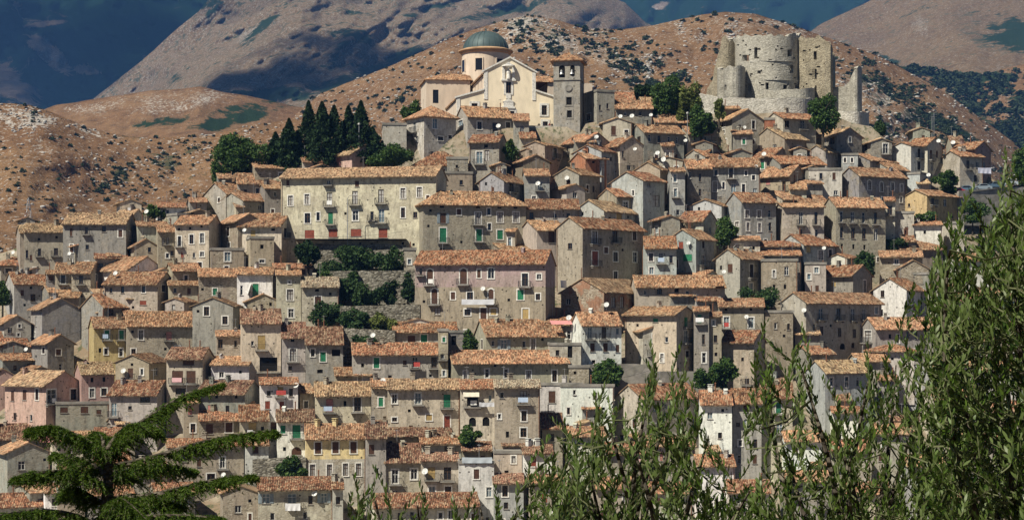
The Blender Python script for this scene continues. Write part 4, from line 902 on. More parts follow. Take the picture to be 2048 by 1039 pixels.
    if low:      # lower storeys in another colour wash
        zs = (yb - low[0]) / F * Y; lb = MB()
        for fc, W_, pf in ((right, Wr, lambda u, i, z: (u, i, z)), (left, Wl, lambda u, i, z: (i, Wl - u, z))): wall_face(lb, W_, z0, zs, [q for q in fc if q[3] < zs], pf)
        right, left = [q for q in right if q[2] > zs], [q for q in left if q[2] > zs]; z0 = zs
    wall_face(mb, Wr, z0, H, right, lambda u, i, z: (u, i, z)); wall_face(mb, Wl, z0, H, left, lambda u, i, z: (i, Wl - u, z))
    mb.quad((Wr, 0, z0), (Wr, Wl, z0), (Wr, Wl, H), (Wr, 0, H)); mb.quad((Wr, Wl, z0), (0, Wl, z0), (0, Wl, H), (Wr, Wl, H))
    # roof
    oh, ov, th_ = rnd.uniform(0.58, 0.8), 0.2, 0.11; tv, tq = [], []; off = 0
    rb = MB()
    def slope(O, U, V, lu, lv, a=0, b=0):
        nonlocal off
        P, Q = tile_slope(O, U, V, lu, lv, a, b, rnd.randrange(9999)); tv.append(P); tq.append(Q + off); off += len(P)
    if T in 'RL':
        A, Cc = (Wr, Wl) if T == 'R' else (Wl, Wr); mp = (lambda a, c, z: (a, c, z)) if T == 'R' else (lambda a, c, z: (c, a, z))
        half = Cc / 2; dirc = cth if T == 'R' else sth; d2 = Y + half * dirc
        zr = (HY - (ye - rh)) / F * d2 - C.z; rise = zr - H; sl = rise / half; sl = min(max(sl, math.tan(R(11))), math.tan(R(30)))
        if half < 2.2: sl = min(sl, 0.35)
        rise = sl * half; info['rise'] = rise
        for a in (0, A): mb.poly([mp(a, 0, H), mp(a, Cc, H), mp(a, half, H + rise)])
        pr = [(-oh, H - oh * sl), (half, H + rise), (Cc + oh, H - oh * sl), (Cc + oh, H - oh * sl + th_), (half, H + rise + th_), (-oh, H - oh * sl + th_)]
        rb.prism(None, [mp(-ov, c, z) for c, z in pr], [mp(A + ov, c, z) for c, z in pr])
        L = math.hypot(half + oh, rise + oh * sl); V = Vector(mp(0, half + oh, rise + oh * sl)) / L; U = Vector(mp(1, 0, 0))
        slope(mp(-ov, -oh, H - oh * sl + th_), U, V, A + 2 * ov, L)
        rpos = [mp(A * q, half * f_, H + rise * f_) for q, f_ in ((0.2, 0.8), (0.5, 0.85), (0.82, 0.7), (0.35, 0.9))]
        # ridge caps
        n = int(A / 0.5); rc_ = MB()
        for i in range(n + 1):
            a = -ov + i * (A + 2 * ov - 0.45) / max(1, n); z = H + rise + th_ + 0.04 + rnd.uniform(-0.02, 0.02)
            q0 = [mp(a, half + x, z + y) for x, y in ((-0.15, 0.0), (-0.08, 0.11), (0.08, 0.11), (0.15, 0.0))]; q1 = [mp(a + 0.46, half + x * 0.9, z + y - 0.02) for x, y in ((-0.15, 0.0), (-0.08, 0.11), (0.08, 0.11), (0.15, 0.0))]
            for k in range(3): rc_.quad(q0[k], q0[k + 1], q1[k + 1], q1[k])
        tv.append(np.array(rc_.v)); tq.append(np.array(rc_.f) + off); off += len(rc_.v)
    elif T == 'H':
        half = min(Wl, Wr) / 2; d2 = Y + half * (cth + sth) * 0.9; zr = (HY - (ye - rh)) / F * d2 - C.z; rise = min(max(zr - H, half * 0.22), half * 0.62); sl = rise / half
        o = oh; zc = H - o * sl; hh = half + o; R0 = H + rise
        if Wr >= Wl: r1, r2 = (half, half, R0), (Wr - half, half, R0)
        else: r1, r2 = (half, half, R0), (half, Wl - half, R0)
        c = [(-o, -o, zc), (Wr + o, -o, zc), (Wr + o, Wl + o, zc), (-o, Wl + o, zc)]; up = lambda q: (q[0], q[1], q[2] + th_)
        if Wr >= Wl: fs = [(c[0], c[1], r2, r1), (c[1], c[2], r2), (c[2], c[3], r1, r2), (c[3], c[0], r1)]
        else: fs = [(c[0], c[1], r1), (c[1], c[2], r2, r1), (c[2], c[3], r2), (c[3], c[0], r1, r2)]
        for f_ in fs: rb.poly([up(q) for q in f_])
        rb.poly(c)
        for i in range(4): rb.quad(c[i], c[(i + 1) % 4], up(c[(i + 1) % 4]), up(c[i]))
        L = math.hypot(hh, rise + o * sl); vz = (rise + o * sl) / L
        slope(up(c[0]), (1, 0, 0), (0, hh / L, vz), Wr + 2 * o, L, hh, hh if Wr >= Wl else Wr + 2 * o - hh)
        slope(up(c[3]), (0, -1, 0), (hh / L, 0, vz), Wl + 2 * o, L, hh if Wl > Wr else Wl + 2 * o - hh, hh)
        slope(up(c[1]), (0, 1, 0), (-hh / L, 0, vz), Wl + 2 * o, L, hh, hh if Wl > Wr else Wl + 2 * o - hh)
        rpos = [(Wr * 0.3, half * 0.7, H + rise * 0.7), (Wr * 0.7, half * 0.8, H + rise * 0.8)]; info['rise'] = rise
    else:
        rb.box(-0.12, Wr + 0.12, -0.12, Wl + 0.12, H + 0.002, H + 0.16); rb.box(-0.12, Wr + 0.12, -0.12, 0.12, H + 0.163, H + 0.45); rb.box(-0.12, 0.12, 0.121, Wl + 0.12, H + 0.163, H + 0.45)
        rpos = [(Wr * 0.6, Wl * 0.6, H + 0.1)]; info['rise'] = 0.2
    obj('wall', mb.mesh('wall', [M['stucco']]), e, color=(*wcol, {'k': 0.15, 'y': 0.2, 'm': 0.3, 'w': 0.3, 'l': 0.35, 'c': 0.5, 'p': 0.6, 'r': 0.2, 'b': 0.6, 'g': 0.55, 'd': 0.7}.get(wc, 1.0)))
    if lb: obj('wall', lb.mesh('wall', [M['stucco']]), e, color=tuple(x * 0.97 for x in WALL[low[1]]))
    if T == 'F': ro = obj('roof', rb.mesh('roof', [M['cement']]), e)
    else:
        ro = obj('roof', rb.mesh('roof', [M['tile']]), e, color=tuple(x * 0.6 for x in rcol))
        tl = obj('roof_tiles', arr_mesh('roof_tiles', np.concatenate(tv), np.concatenate(tq), M['tile']), ro, color=rcol); tl['kind'] = 'stuff'
    for q in rpos:
        if rnd.random() < (0.30 if T != 'F' else 0.2):
            k = rnd.choice([0, 0, 1, 2, 2]); obj('chimney', chimney_mesh(k), ro, q, rnd.uniform(0, 3), color=tuple(x * 0.8 for x in wcol))
    if rnd.random() < 0.45: obj('aerial', aerial_mesh(), ro, rnd.choice(rpos), rnd.uniform(-0.6, 0.6))
    for onleft, u, z, w, h, code in specs:
        if onleft: add_window(e, (0, Wl - u, z), R(-90), w, h, code, wcol)
        else: add_window(e, (u, 0, z), 0, w, h, code, wcol)
        info['codes'].append(code); info['bal'] += 'B' in code
        if 'B' in code: info['balc'].append(((0, Wl - u, z) if onleft else (u, 0, z), R(-90) if onleft else 0, qz(w + 1.0, 0.3)))
    if Wr > 5 and rnd.random() < 0.4: obj('downpipe', pipe_mesh(round(H + 2, 0)), e, (Wr - 0.15, -0.07, H - round(H + 2, 0) - 0.1))
    elif Wl > 5 and rnd.random() < 0.4: obj('downpipe', pipe_mesh(round(H + 2, 0)), e, (-0.07, Wl - 0.2, H - round(H + 2, 0) - 0.1))
    info.update(C=C, th=th, Wr=Wr, Wl=Wl, Y=Y)
    HOUSE_LIST.append(info); return info
def b_small(v): return v < 7
rows_ = [r for r in HOUSES.strip().split('\n') if r.strip()]
for row in rows_: house(row)
# small back houses that crowd in behind the surveyed ones, clear of the landmark fronts
LMR = [(h['xl'], h['xr'], h['ye'], h['yb']) for h in HOUSE_LIST if h['lm']]; base_list = list(HOUSE_LIST); ri = random.Random(99); placed = []
for h in base_list:
    if h['T'] not in 'RL' or ri.random() > 0.42 or h['xr'] - h['xl'] < 44 or h['ye'] < 285 or h['ye'] > 960: continue
    w = ri.uniform(30, 52); x0 = ri.uniform(h['xl'], max(h['xl'] + 1, h['xr'] - w)); rhh = (h['yb'] - h['ye']) * 0 + 14; yt = h['ye'] - ri.uniform(24, 34); yb2 = h['ye'] - ri.uniform(2, 8); r = (x0, x0 + w, yt - 10, yb2)
    if any(r[0] < q[1] + 3 and r[1] > q[0] - 3 and r[2] < q[3] - 4 and r[3] > q[2] for q in LMR + placed): continue
    if 590 < x0 + w and x0 < 840 and 470 < yt < 720: continue
    placed.append(r); k = ri.uniform(0.08, 0.5); house('%.0f %.0f %.0f %.0f %.0f %.0f %s %s %s' % (x0, x0 + w * k, x0 + w, yt, yb2, ri.uniform(8, 13), ri.choice('RRL'), ri.choice('ggbtpcld'), ri.choice('ooryb')))

# ------------------------------------------------------------------ labels that single each house out
WNAME = dict(m='pink', g='grey', b='beige', t='tan stone', c='cream', w='white', k='pink', y='yellow', d='dark grey', l='blue-grey', p='pale plaster', o='brown-fronted', r='brick-red')
RNAME = dict(o='orange-tiled', y='sandy-tiled', r='red-tiled', b='brown-tiled', t='grey-tiled')
LANDMARKS = [(h['x'], h['y'], h['lm']) for h in HOUSE_LIST if h['lm']] + [(1018, 200, 'domed church'), (1136, 190, 'bell tower'), (1550, 150, 'ruined castle'), (640, 270, 'cypress grove'), (740, 560, 'walled garden terraces'),
             (1210, 745, 'bushy garden plot'), (1435, 745, 'leafy bushes'), (1985, 375, 'parked cars'), (250, 900, 'cedar boughs'), (490, 310, 'round broadleaf tree'), (1335, 200, 'trees beside the castle'), (1646, 228, 'round tree under the castle'), (1440, 470, 'leafy gap')]
used = set()
def size_word(h):
    w = (h['xr'] - h['xl']); t = h['yb'] - h['ye']
    return 'tall' if t > 62 and w < 90 else 'wide' if w > 120 else 'narrow' if w < 45 else 'low' if t < 34 else ''
def feats(h):
    c = h['codes']; f = []
    g = sum(q[0] == 'g' for q in c); ar = sum('A' in q for q in c); pk = sum(q[0] == 'p' for q in c); rd = sum(q[0] == 'r' for q in c); oc = sum(q[0] == 'o' for q in c); ws = sum('s' in q for q in c)
    if ar: f.append('arched opening' + ('s' if ar > 1 else ''))
    if g: f.append('green shutters')
    if rd: f.append('red shutters')
    if pk: f.append('pink blinds')
    if oc: f.append('ochre blind')
    if h['bal']: f.append(['', 'one balcony', 'two balconies', 'three balconies', 'four balconies'][min(4, h['bal'])])
    if ws > 1: f.append('white-framed windows')
    if not c: f.append('blank walls')
    f.append(('flat top' if h['T'] == 'F' else RNAME[h['roof']] + (' hipped roof' if h['T'] == 'H' else ' roof')))
    return f
def relation(h, L):
    dx, dy = h['x'] - L[0], h['y'] - L[1]; d = math.hypot(dx, dy * 1.3)
    near = 'just ' if d < 75 else 'well ' if d > 190 else ''
    if abs(dy) * 1.3 > abs(dx) * 1.6: return near + ('below the ' if dy > 0 else 'above the ')
    side = 'on the olive-tree side of the ' if dx > 0 else 'on the cedar side of the '
    if abs(dx) > abs(dy) * 2.2: return ('next to, ' if d < 75 else '') + side
    return ('downhill, ' if dy > 0 else 'uphill, ') + side
def nwords(s): return len(s.replace('-', '_').split())
for h in HOUSE_LIST:
    e = h['e']; f = feats(h); sz = size_word(h); first = (sz + ' ' if sz else '') + WNAME[h['wall']] + ' house'
    e['category'] = 'house'; e['group'] = 'houses of the hill village'
    if h['lm']:
        nm = h['lm']; lab = nm + ' with ' + f[-1] if 'roof' not in nm and 'with' not in nm and nwords(nm) < 9 else nm
        if nwords(lab) < 5: lab = lab + ' among the village houses'
        h['label'] = lab; used.add(lab); e['label'] = lab
for h in HOUSE_LIST:
    if h['lm']: continue
    e = h['e']; f = feats(h); sz = size_word(h); first = (sz + ' ' if sz else '') + WNAME[h['wall']] + ' house'
    Ls = sorted(LANDMARKS, key=lambda L: math.hypot(h['x'] - L[0], (h['y'] - L[1]) * 1.3)); done = False
    for L in Ls[:6]:
        for k in range(len(f)):
            for rel in (relation(h, L),):
                for k2 in (None, *range(len(f))):
                    if k2 == k: continue
                    lab = first + ' with ' + f[k] + (' and ' + f[k2] if k2 is not None else '') + ', ' + rel + L[2]
                    if nwords(lab) > 16: lab = first + ' with ' + f[k] + ' ' + rel.replace('on the ', 'on ', 1) + L[2].split(' with ')[0]
                    if nwords(lab) <= 16 and lab not in used and not done: e['label'] = lab; used.add(lab); h['label'] = lab; done = True
    if not done: e['label'] = first + ' in the crowded village'; h['label'] = e['label']
# ------------------------------------------------------------------ church with dome
def tiles_obj(parent, parts, col):
    tv, tq, off = [], [], 0
    for a in parts:
        P, Q = tile_slope(*a, seed=rnd.randrange(9999)); tv.append(P); tq.append(Q + off); off += len(P)
    o = obj('roof_tiles', arr_mesh('roof_tiles', np.concatenate(tv), np.concatenate(tq), M['tile']), parent, color=col); o['kind'] = 'stuff'
def church():
    Y = depth(1020, 250) + 4; th = R(9); s = F / Y; C = wpt(913, 250, Y); e = empty('church', C, th)
    tag(e, 'cream church with stepped gable front and green copper dome', 'church')
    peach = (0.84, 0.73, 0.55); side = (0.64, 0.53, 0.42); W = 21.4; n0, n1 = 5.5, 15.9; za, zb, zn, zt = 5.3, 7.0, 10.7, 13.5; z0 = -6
    M['plaster'] = paint('smooth_church_plaster', (1, 1, 1), 0.9)
    t = NT('church_plaster'); P = t.pos((1, 1, 0.4)); c = t.mix(1.0, t.ocol(), t.ramp(t.noise(P, 0.8, 5), [(0.3, 0.82), (0.6, 1.03)]), 'MULTIPLY'); t.base(c); PL = t.mat
    def h(px, py, w, hh): u = (px - 913) / s / math.cos(th); z = (250 - py) / s; w, hh = qz(w / s), qz(hh / s); return (u - w / 2, u + w / 2, z - hh / 2, z + hh / 2)
    lows = [h(949, 212, 12, 12), h(1089, 217, 11, 20), h(1091, 245, 11, 11), h(1019, 226, 20, 12)]; high = [h(1017, 173, 10, 22)]
    b = MB(); pl = lambda u, i, z: (u, i, z)
    # the high window crosses the aisle line: put it wholly in the upper field
    wall_face(b, W, z0, za, lows, pl, 0.35)
    ps = lambda u, i, z: (u + n0, i, z); wall_face(b, n1 - n0, za, zn, [(a - n0, c - n0, d, f) for a, c, d, f in high], ps, 0.35)
    b.poly([(0, 0, za), (n0, 0, za), (n0, 0, zb)]); b.poly([(n1, 0, za), (W, 0, za), (n1, 0, zb)]); b.poly([(n0, 0, zn), (n1, 0, zn), ((n0 + n1) / 2, 0, zt)])
    b.quad((0, 0.6, z0), (W, 0.6, z0), (W, 0.6, za), (0, 0.6, za)); b.quad((0, 0, z0), (0, 0.6, z0), (0, 0.6, za), (0, 0, za)); b.quad((W, 0, z0), (W, 0.6, z0), (W, 0.6, za), (W, 0, za))
    b.quad((n0, 0, za), (n0, 0.6, za), (n0, 0.6, zn), (n0, 0, zn)); b.quad((n1, 0, za), (n1, 0.6, za), (n1, 0.6, zn), (n1, 0, zn)); b.quad((n0, 0.6, za), (n1, 0.6, za), (n1, 0.6, zn), (n0, 0.6, zn))
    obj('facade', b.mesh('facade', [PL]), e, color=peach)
    # white lesenes and copings
    tr = MB(); k = -0.12
    for u0, u1, zz in ((0, 0.7, za), (W - 0.7, W, za)): tr.box(u0, u1, k, -0.003, z0, zz)
    for u0, u1 in ((n0, n0 + 0.7), (n1 - 0.7, n1)): tr.box(u0, u1, k, -0.003, zb - 1.8, zn)
    def coping(p, q, t_=0.32):
        tr.prism(None, [(p[0], k - 0.15, p[1]), (q[0], k - 0.15, q[1]), (q[0], k - 0.15, q[1] + t_), (p[0], k - 0.15, p[1] + t_)], [(p[0], 0.7, p[1]), (q[0], 0.7, q[1]), (q[0], 0.7, q[1] + t_), (p[0], 0.7, p[1] + t_)])
    mid = (n0 + n1) / 2
    coping((-0.25, za + 0.01), (n0, zb + 0.01)); coping((n1, zb + 0.01), (W + 0.25, za + 0.01)); coping((n0 - 0.3, zn - 0.1), (mid, zt)); coping((mid, zt), (n1 + 0.3, zn - 0.1))
    obj('white_trim', tr.mesh('white_trim', [M['white']]), e)
    for q in lows + high:
        w = q[1] - q[0]; hh = q[3] - q[2]; win = obj('window', frame_mesh(w, hh, False), e, ((q[0] + q[1]) / 2, 0, q[2])); obj('pane', pane_mesh(w, hh, 'glass'), win)
        bb = MB(); t_ = 0.42; a = w / 2; bb.box(-a - t_, -a, -0.1, -0.004, -0.3, hh + t_); bb.box(a, a + t_, -0.1, -0.004, -0.3, hh + t_); bb.box(-a, a, -0.1, -0.004, hh, hh + t_); bb.box(-a, a, -0.1, -0.004, -0.3, 0)
        obj('surround', bb.mesh('surround', [M['white']]), win)
    # statue niche and portal pediment
    nb = MB(); zc = (250 - 141) / s; um = (1018 - 913) / s
    nb.box(um - 1.25, um - 0.75, -0.22, -0.004, zc - 1.5, zc + 1.0); nb.box(um + 0.75, um + 1.25, -0.22, -0.004, zc - 1.5, zc + 1.0); nb.box(um - 1.45, um + 1.45, -0.3, -0.004, zc - 1.85, zc - 1.5); nb.lathe([(0.8, zc + 0.99), (1.3, zc + 1.0), (1.25, zc + 1.2), (0.8, zc + 1.3)], 12, um, -0.12, 0, math.pi, 2 * math.pi)
    nb.prism(None, [(um - 1.4, -0.25, zc + 1.0), (um + 1.4, -0.25, zc + 1.0), (um, -0.25, zc + 1.9)], [(um - 1.4, -0.004, zc + 1.0), (um + 1.4, -0.004, zc + 1.0), (um, -0.004, zc + 1.9)])
    ni = obj('niche', nb.mesh('niche', [M['white']]), e)
    sb = MB(); sb.lathe([(0.0, zc - 1.5), (0.42, zc - 1.48), (0.36, zc - 0.6), (0.44, zc - 0.1), (0.2, zc + 0.25), (0.14, zc + 0.33), (0.2, zc + 0.5), (0.12, zc + 0.68), (0.0, zc + 0.7)], 10, um, -0.3); obj('statue', sb.mesh('statue', [M['white']]), ni)
    pb = MB(); zc = (250 - 205) / s; pb.box(um - 1.3, um + 1.3, -0.25, -0.004, zc - 1.0, zc - 0.6); pb.box(um - 1.0, um + 1.0, -0.2, -0.004, zc - 0.6, zc + 0.3)
    pb.prism(None, [(um - 1.2, -0.25, zc + 0.3), (um + 1.2, -0.25, zc + 0.3), (um, -0.25, zc + 1.0)], [(um - 1.2, -0.004, zc + 0.3), (um + 1.2, -0.004, zc + 0.3), (um, -0.004, zc + 1.0)]); pb.box(um - 0.5, um + 0.5, -0.16, -0.004, zc + 1.0, zc + 2.0)
    obj('portal_pediment', pb.mesh('portal_pediment', [M['white']]), e)
    # nave, aisles, transept
    L = 34; nv = MB(); hs = [(L - y - 0.5, L - y + 0.5, 8.0, 9.8) for y in (4, 8.5, 13, 17.5)]
    wall_face(nv, L, z0, zn - 0.5, hs, lambda u, i, z: (n0 + 0.1 + i, L - u + 0.6, z)); nv.quad((n1 - 0.1, 0.6, z0), (n1 - 0.1, L + 0.6, z0), (n1 - 0.1, L + 0.6, zn - 0.5), (n1 - 0.1, 0.6, zn - 0.5))
    nv.poly([(n0 + 0.1, L + 0.6, z0), (n1 - 0.1, L + 0.6, z0), (n1 - 0.1, L + 0.6, zn - 0.5), (mid, L + 0.6, zt - 0.7), (n0 + 0.1, L + 0.6, zn - 0.5)])
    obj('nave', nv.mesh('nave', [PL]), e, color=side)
    for a, c, d, f in hs: win = obj('window', pane_mesh(c - a, f - d, 'glass'), e, (n0 + 0.1, L - (a + c) / 2 + 0.6, d), R(-90))
    rcol = ROOF['o']
    def gable(x0, x1, y0, y1, ze, zr, along_y=True, nm='nave_roof'):
        rb = MB(); xm = (x0 + x1) / 2 if along_y else (y0 + y1) / 2; t_ = 0.12
        if along_y:
            pr = [(x0, ze), (xm, zr), (x1, ze), (x1, ze + t_), (xm, zr + t_), (x0, ze + t_)]; rb.prism(None, [(x, y0, z) for x, z in pr], [(x, y1, z) for x, z in pr])
            Ls = math.hypot(xm - x0, zr - ze); V = ((xm - x0) / Ls, 0, (zr - ze) / Ls); parts = [((x0, y1, ze + t_), (0, -1, 0), V, y1 - y0, Ls), ((x1, y0, ze + t_), (0, 1, 0), (-V[0], 0, V[2]), y1 - y0, Ls)]
        else:
            pr = [(y0, ze), (xm, zr), (y1, ze), (y1, ze + t_), (xm, zr + t_), (y0, ze + t_)]; rb.prism(None, [(x0, y, z) for y, z in pr], [(x1, y, z) for y, z in pr])
            Ls = math.hypot(xm - y0, zr - ze); V = (0, (xm - y0) / Ls, (zr - ze) / Ls); parts = [((x0, y0, ze + t_), (1, 0, 0), V, x1 - x0, Ls)]
        r = obj(nm, rb.mesh(nm, [M['tile']]), e, color=rcol); tiles_obj(r, parts, rcol)
    gable(n0 - 0.3, n1 + 0.3, 0.75, L + 0.9, zn - 0.55, zt - 0.5)
    for sx, xa, xb in (('l', 0.1, n0), ('r', n1, W - 0.1)):
        ai = MB(); ai.box(xa, xb, 0.62, L - 12, z0, za - 0.3); lo, hi = (za - 0.25, zb - 0.15) if sx == 'l' else (zb - 0.15, za - 0.25)
        obj('aisle', ai.mesh('aisle', [PL]), e, color=side)
        rb = MB(); o = -0.3 if sx == 'l' else 0.3; xa2, xb2 = (xa + o, xb) if sx == 'l' else (xa, xb + o)
        rb.prism(None, [(xa2, 0.75, lo), (xb2, 0.75, hi), (xb2, 0.75, hi + 0.12), (xa2, 0.75, lo + 0.12)], [(xa2, L - 12, lo), (xb2, L - 12, hi), (xb2, L - 12, hi + 0.12), (xa2, L - 12, lo + 0.12)])
        r = obj('aisle_roof', rb.mesh('aisle_roof', [M['tile']]), e, color=rcol); w = xb2 - xa2; Ls = math.hypot(w, abs(hi - lo))
        if sx == 'l': tiles_obj(r, [((xa2, L - 12, lo + 0.12), (0, -1, 0), (w / Ls, 0, (hi - lo) / Ls), L - 12.75, Ls)], rcol)
        else: tiles_obj(r, [((xb2, 0.75, hi + 0.12), (0, 1, 0), (-w / Ls, 0, (lo - hi) / Ls), L - 12.75, Ls)], rcol)
    for x0, x1 in ((-4.2, 0.0), (W, W + 4.5)):   # transept arms with hipped ends
        y0, y1 = 17.0, 27.5; ze = 11.2; tb = MB(); hw = [(1.4, 2.6, 6.4, 9.2)] if x0 < 0 else []
        wall_face(tb, x1 - x0 + 5, z0, ze, [(q[0] + 0, q[1] + 0, q[2], q[3]) for q in hw], lambda u, i, z: (x0 + u, y0 + i, z)); hw2 = [(4.6, 5.6, 5.0, 7.8)] if x0 < 0 else []
        wall_face(tb, y1 - y0, z0, ze, hw2, lambda u, i, z: (x0 + i, y1 - u, z)); tb.quad((x1, y0, z0), (x1, y1, z0), (x1, y1, ze), (x1, y0, ze))
        obj('transept', tb.mesh('transept', [PL]), e, color=side)
        for q in hw: obj('window', pane_mesh(q[1] - q[0], q[3] - q[2], 'glass'), e, (x0 + (q[0] + q[1]) / 2, y0, q[2]))
        for q in hw2: obj('window', pane_mesh(q[1] - q[0], q[3] - q[2], 'glass'), e, (x0, y1 - (q[0] + q[1]) / 2, q[2]), R(-90))
        ym = (y0 + y1) / 2; zr = ze + 2.0; xe = x0 - 0.35 if x0 < 0 else x1 + 0.35; xi = n0 if x0 < 0 else n1; xr_ = x0 + 4 if x0 < 0 else x1 - 4; ya, yb_ = y0 - 0.35, y1 + 0.35
        rb = MB(); rb.quad((xe, ya, ze), (xi, ya, ze), (xi, ym, zr), (xr_, ym, zr)); rb.quad((xe, yb_, ze), (xi, yb_, ze), (xi, ym, zr), (xr_, ym, zr)); rb.poly([(xe, ya, ze), (xe, yb_, ze), (xr_, ym, zr)]); rb.quad((xe, ya, ze - 0.01), (xi, ya, ze - 0.01), (xi, yb_, ze - 0.01), (xe, yb_, ze - 0.01))
        r = obj('transept_roof', rb.mesh('transept_roof', [M['tile']]), e, color=rcol); Ls = math.hypot(ym - ya, zr - ze); Vz = (zr - ze) / Ls; lo_, hi_ = min(xe, xi), max(xe, xi)
        parts = [((lo_, ya, ze), (1, 0, 0), (0, (ym - ya) / Ls, Vz), hi_ - lo_, Ls, abs(xr_ - xe) if x0 < 0 else 0, 0 if x0 < 0 else abs(xr_ - xe))]
        if x0 < 0: Lt = math.hypot(xr_ - xe, zr - ze); parts.append(((xe, yb_, ze), (0, -1, 0), ((xr_ - xe) / Lt, 0, (zr - ze) / Lt), yb_ - ya, Lt, ym - ya, ym - ya))
        tiles_obj(r, parts, rcol)
    # drum and dome
    cx, cy = mid - 1.4, 24.0; s2 = F / (Y + 23); zz = lambda py: (HY - py) / F * (Y + 23) - C.z
    zd0, zd1, zt_ = zn - 1, zz(103), zz(60); r0 = 48 / s2
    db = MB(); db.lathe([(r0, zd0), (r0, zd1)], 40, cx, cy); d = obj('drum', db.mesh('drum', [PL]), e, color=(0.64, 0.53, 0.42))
    cb = MB(); cb.lathe([(r0, zd1 - 0.45), (r0 + 0.3, zd1 - 0.3), (r0 + 0.3, zd1), (r0 + 0.75, zd1 + 0.15), (r0 + 0.75, zd1 + 0.35), (r0 - 0.4, zd1 + 0.75), (r0 - 0.4, zd1 + 0.3)], 40, cx, cy); obj('cornice', cb.mesh('cornice', [M['tile']]), d, color=(0.5, 0.28, 0.15))
    t = NT('green_copper'); P = t.pos((1, 1, 0.3)); n = t.noise(P, 1.2, 5, 0.7); t.base(t.mix(n, (0.035, 0.065, 0.072), (0.10, 0.135, 0.135))); t.b.inputs['Roughness'].default_value = 0.55; t.b.inputs['Metallic'].default_value = 0.15
    rd = 46 / s2; hd = zt_ - zd1 - 0.4; dm = MB(); dm.lathe([(rd * math.cos(a), zd1 + 0.4 + hd * math.sin(a)) for a in np.linspace(0, math.pi / 2 - 0.02, 14)], 48, cx, cy); do = dm.mesh('dome', [t.mat]); do.polygons.foreach_set('use_smooth', [True] * len(do.polygons)); do_ = obj('dome', do, e)
    for i in range(24):
        a = 2 * math.pi * i / 24; rib = MB(); rib.tube([(cx + (rd + 0.03) * math.cos(q) * math.cos(a), cy + (rd + 0.03) * math.cos(q) * math.sin(a), zd1 + 0.4 + (hd + 0.03) * math.sin(q)) for q in np.linspace(0, 1.5, 9)], 0.06, 4); obj('rib', rib.mesh('rib', [t.mat]), do_)
    fb = MB(); fb.lathe([(0.0, zt_ - 0.1), (0.3, zt_), (0.12, zt_ + 0.25), (0.2, zt_ + 0.5), (0.0, zt_ + 0.75)], 10, cx, cy); obj('finial', fb.mesh('finial', [t.mat]), do_)
    for a in (-2.0, -1.1, -2.9):
        wb = MB(); wb.box(-0.75, 0.75, -0.05, 0.12, 0, 2.4); obj('window', wb.mesh('drum_window', [M['glass']]), d, (cx + r0 * math.cos(a), cy + r0 * math.sin(a), zz(143)), a + R(90))
        wb = MB(); wb.box(-0.95, -0.75, -0.1, 0.1, -0.1, 2.6); wb.box(0.75, 0.95, -0.1, 0.1, -0.1, 2.6); wb.box(-0.75, 0.75, -0.1, 0.1, 2.4, 2.6); obj('window_surround', wb.mesh('window_surround', [PL]), d, (cx + r0 * math.cos(a), cy + r0 * math.sin(a), zz(143)), a + R(90), color=side)
church()

def bell_tower():
    h = house('1107 1160 1167 118 256 15 H g o | 1124,143,12,24,kA 1145,141,9,22,kA 1138,202,10,15,k 1139,228,9,14,k'); e = h['e']; HOUSE_LIST.remove(h)
    e.name = 'bell_tower'; tag(e, 'square grey bell tower with pyramid roof beside the church', 'bell tower'); Wl, H = h['Wl'], (256 - 118) / F * h['Y']
    b = MB(); k = lambda py: (256 - py) / F * h['Y']
    for z in (k(160), k(122)): b.box(-0.18, -0.004, -0.1, Wl + 0.1, z, z + 0.22); b.box(-0.004, h['Wr'], -0.18, -0.004, z, z + 0.22)
    obj('string_course', b.mesh('string_course', [M['cement']]), e)
    c = MB(); c.lathe([(0.0, 0.0), (0.72, 0.0), (0.72, 0.14), (0.6, 0.2), (0.0, 0.2)], 24); me = c.mesh('clock_face', [M['cement']]); o = obj('clock_face', me, e, (-0.004, Wl * 0.43, k(176))); o.rotation_euler = (0, R(-90), 0)
    for yy in (Wl * 0.7, Wl * 0.31):
        c = MB(); c.lathe([(0.0, 0.9), (0.12, 0.88), (0.22, 0.75), (0.27, 0.35), (0.42, 0.05), (0.45, 0.0), (0.0, 0.06)], 14); o = obj('bell', c.mesh('bell', [M['metal']]), e, (0.1, yy, k(148)))
    for q in ((1138, 202, 10, 15), (1139, 228, 9, 14)):
        yy = (1160 - q[0]) / (1160 - 1107) * Wl; w = q[2] / F * h['Y']; hh = q[3] / F * h['Y']; b = MB(); z = k(q[1])
        for y0, y1, z0, z1 in ((yy - w * 0.85, yy - w * 0.55, z - hh * .7, z + hh * .7), (yy + w * 0.55, yy + w * 0.85, z - hh * .7, z + hh * .7), (yy - w * .55, yy + w * .55, z + hh * .55, z + hh * .7), (yy - w * .55, yy + w * .55, z - hh * .7, z - hh * .55)): b.box(-0.08, -0.004, y0, y1, z0, z1)
        obj('surround', b.mesh('surround', [M['cement']]), e)
bell_tower()

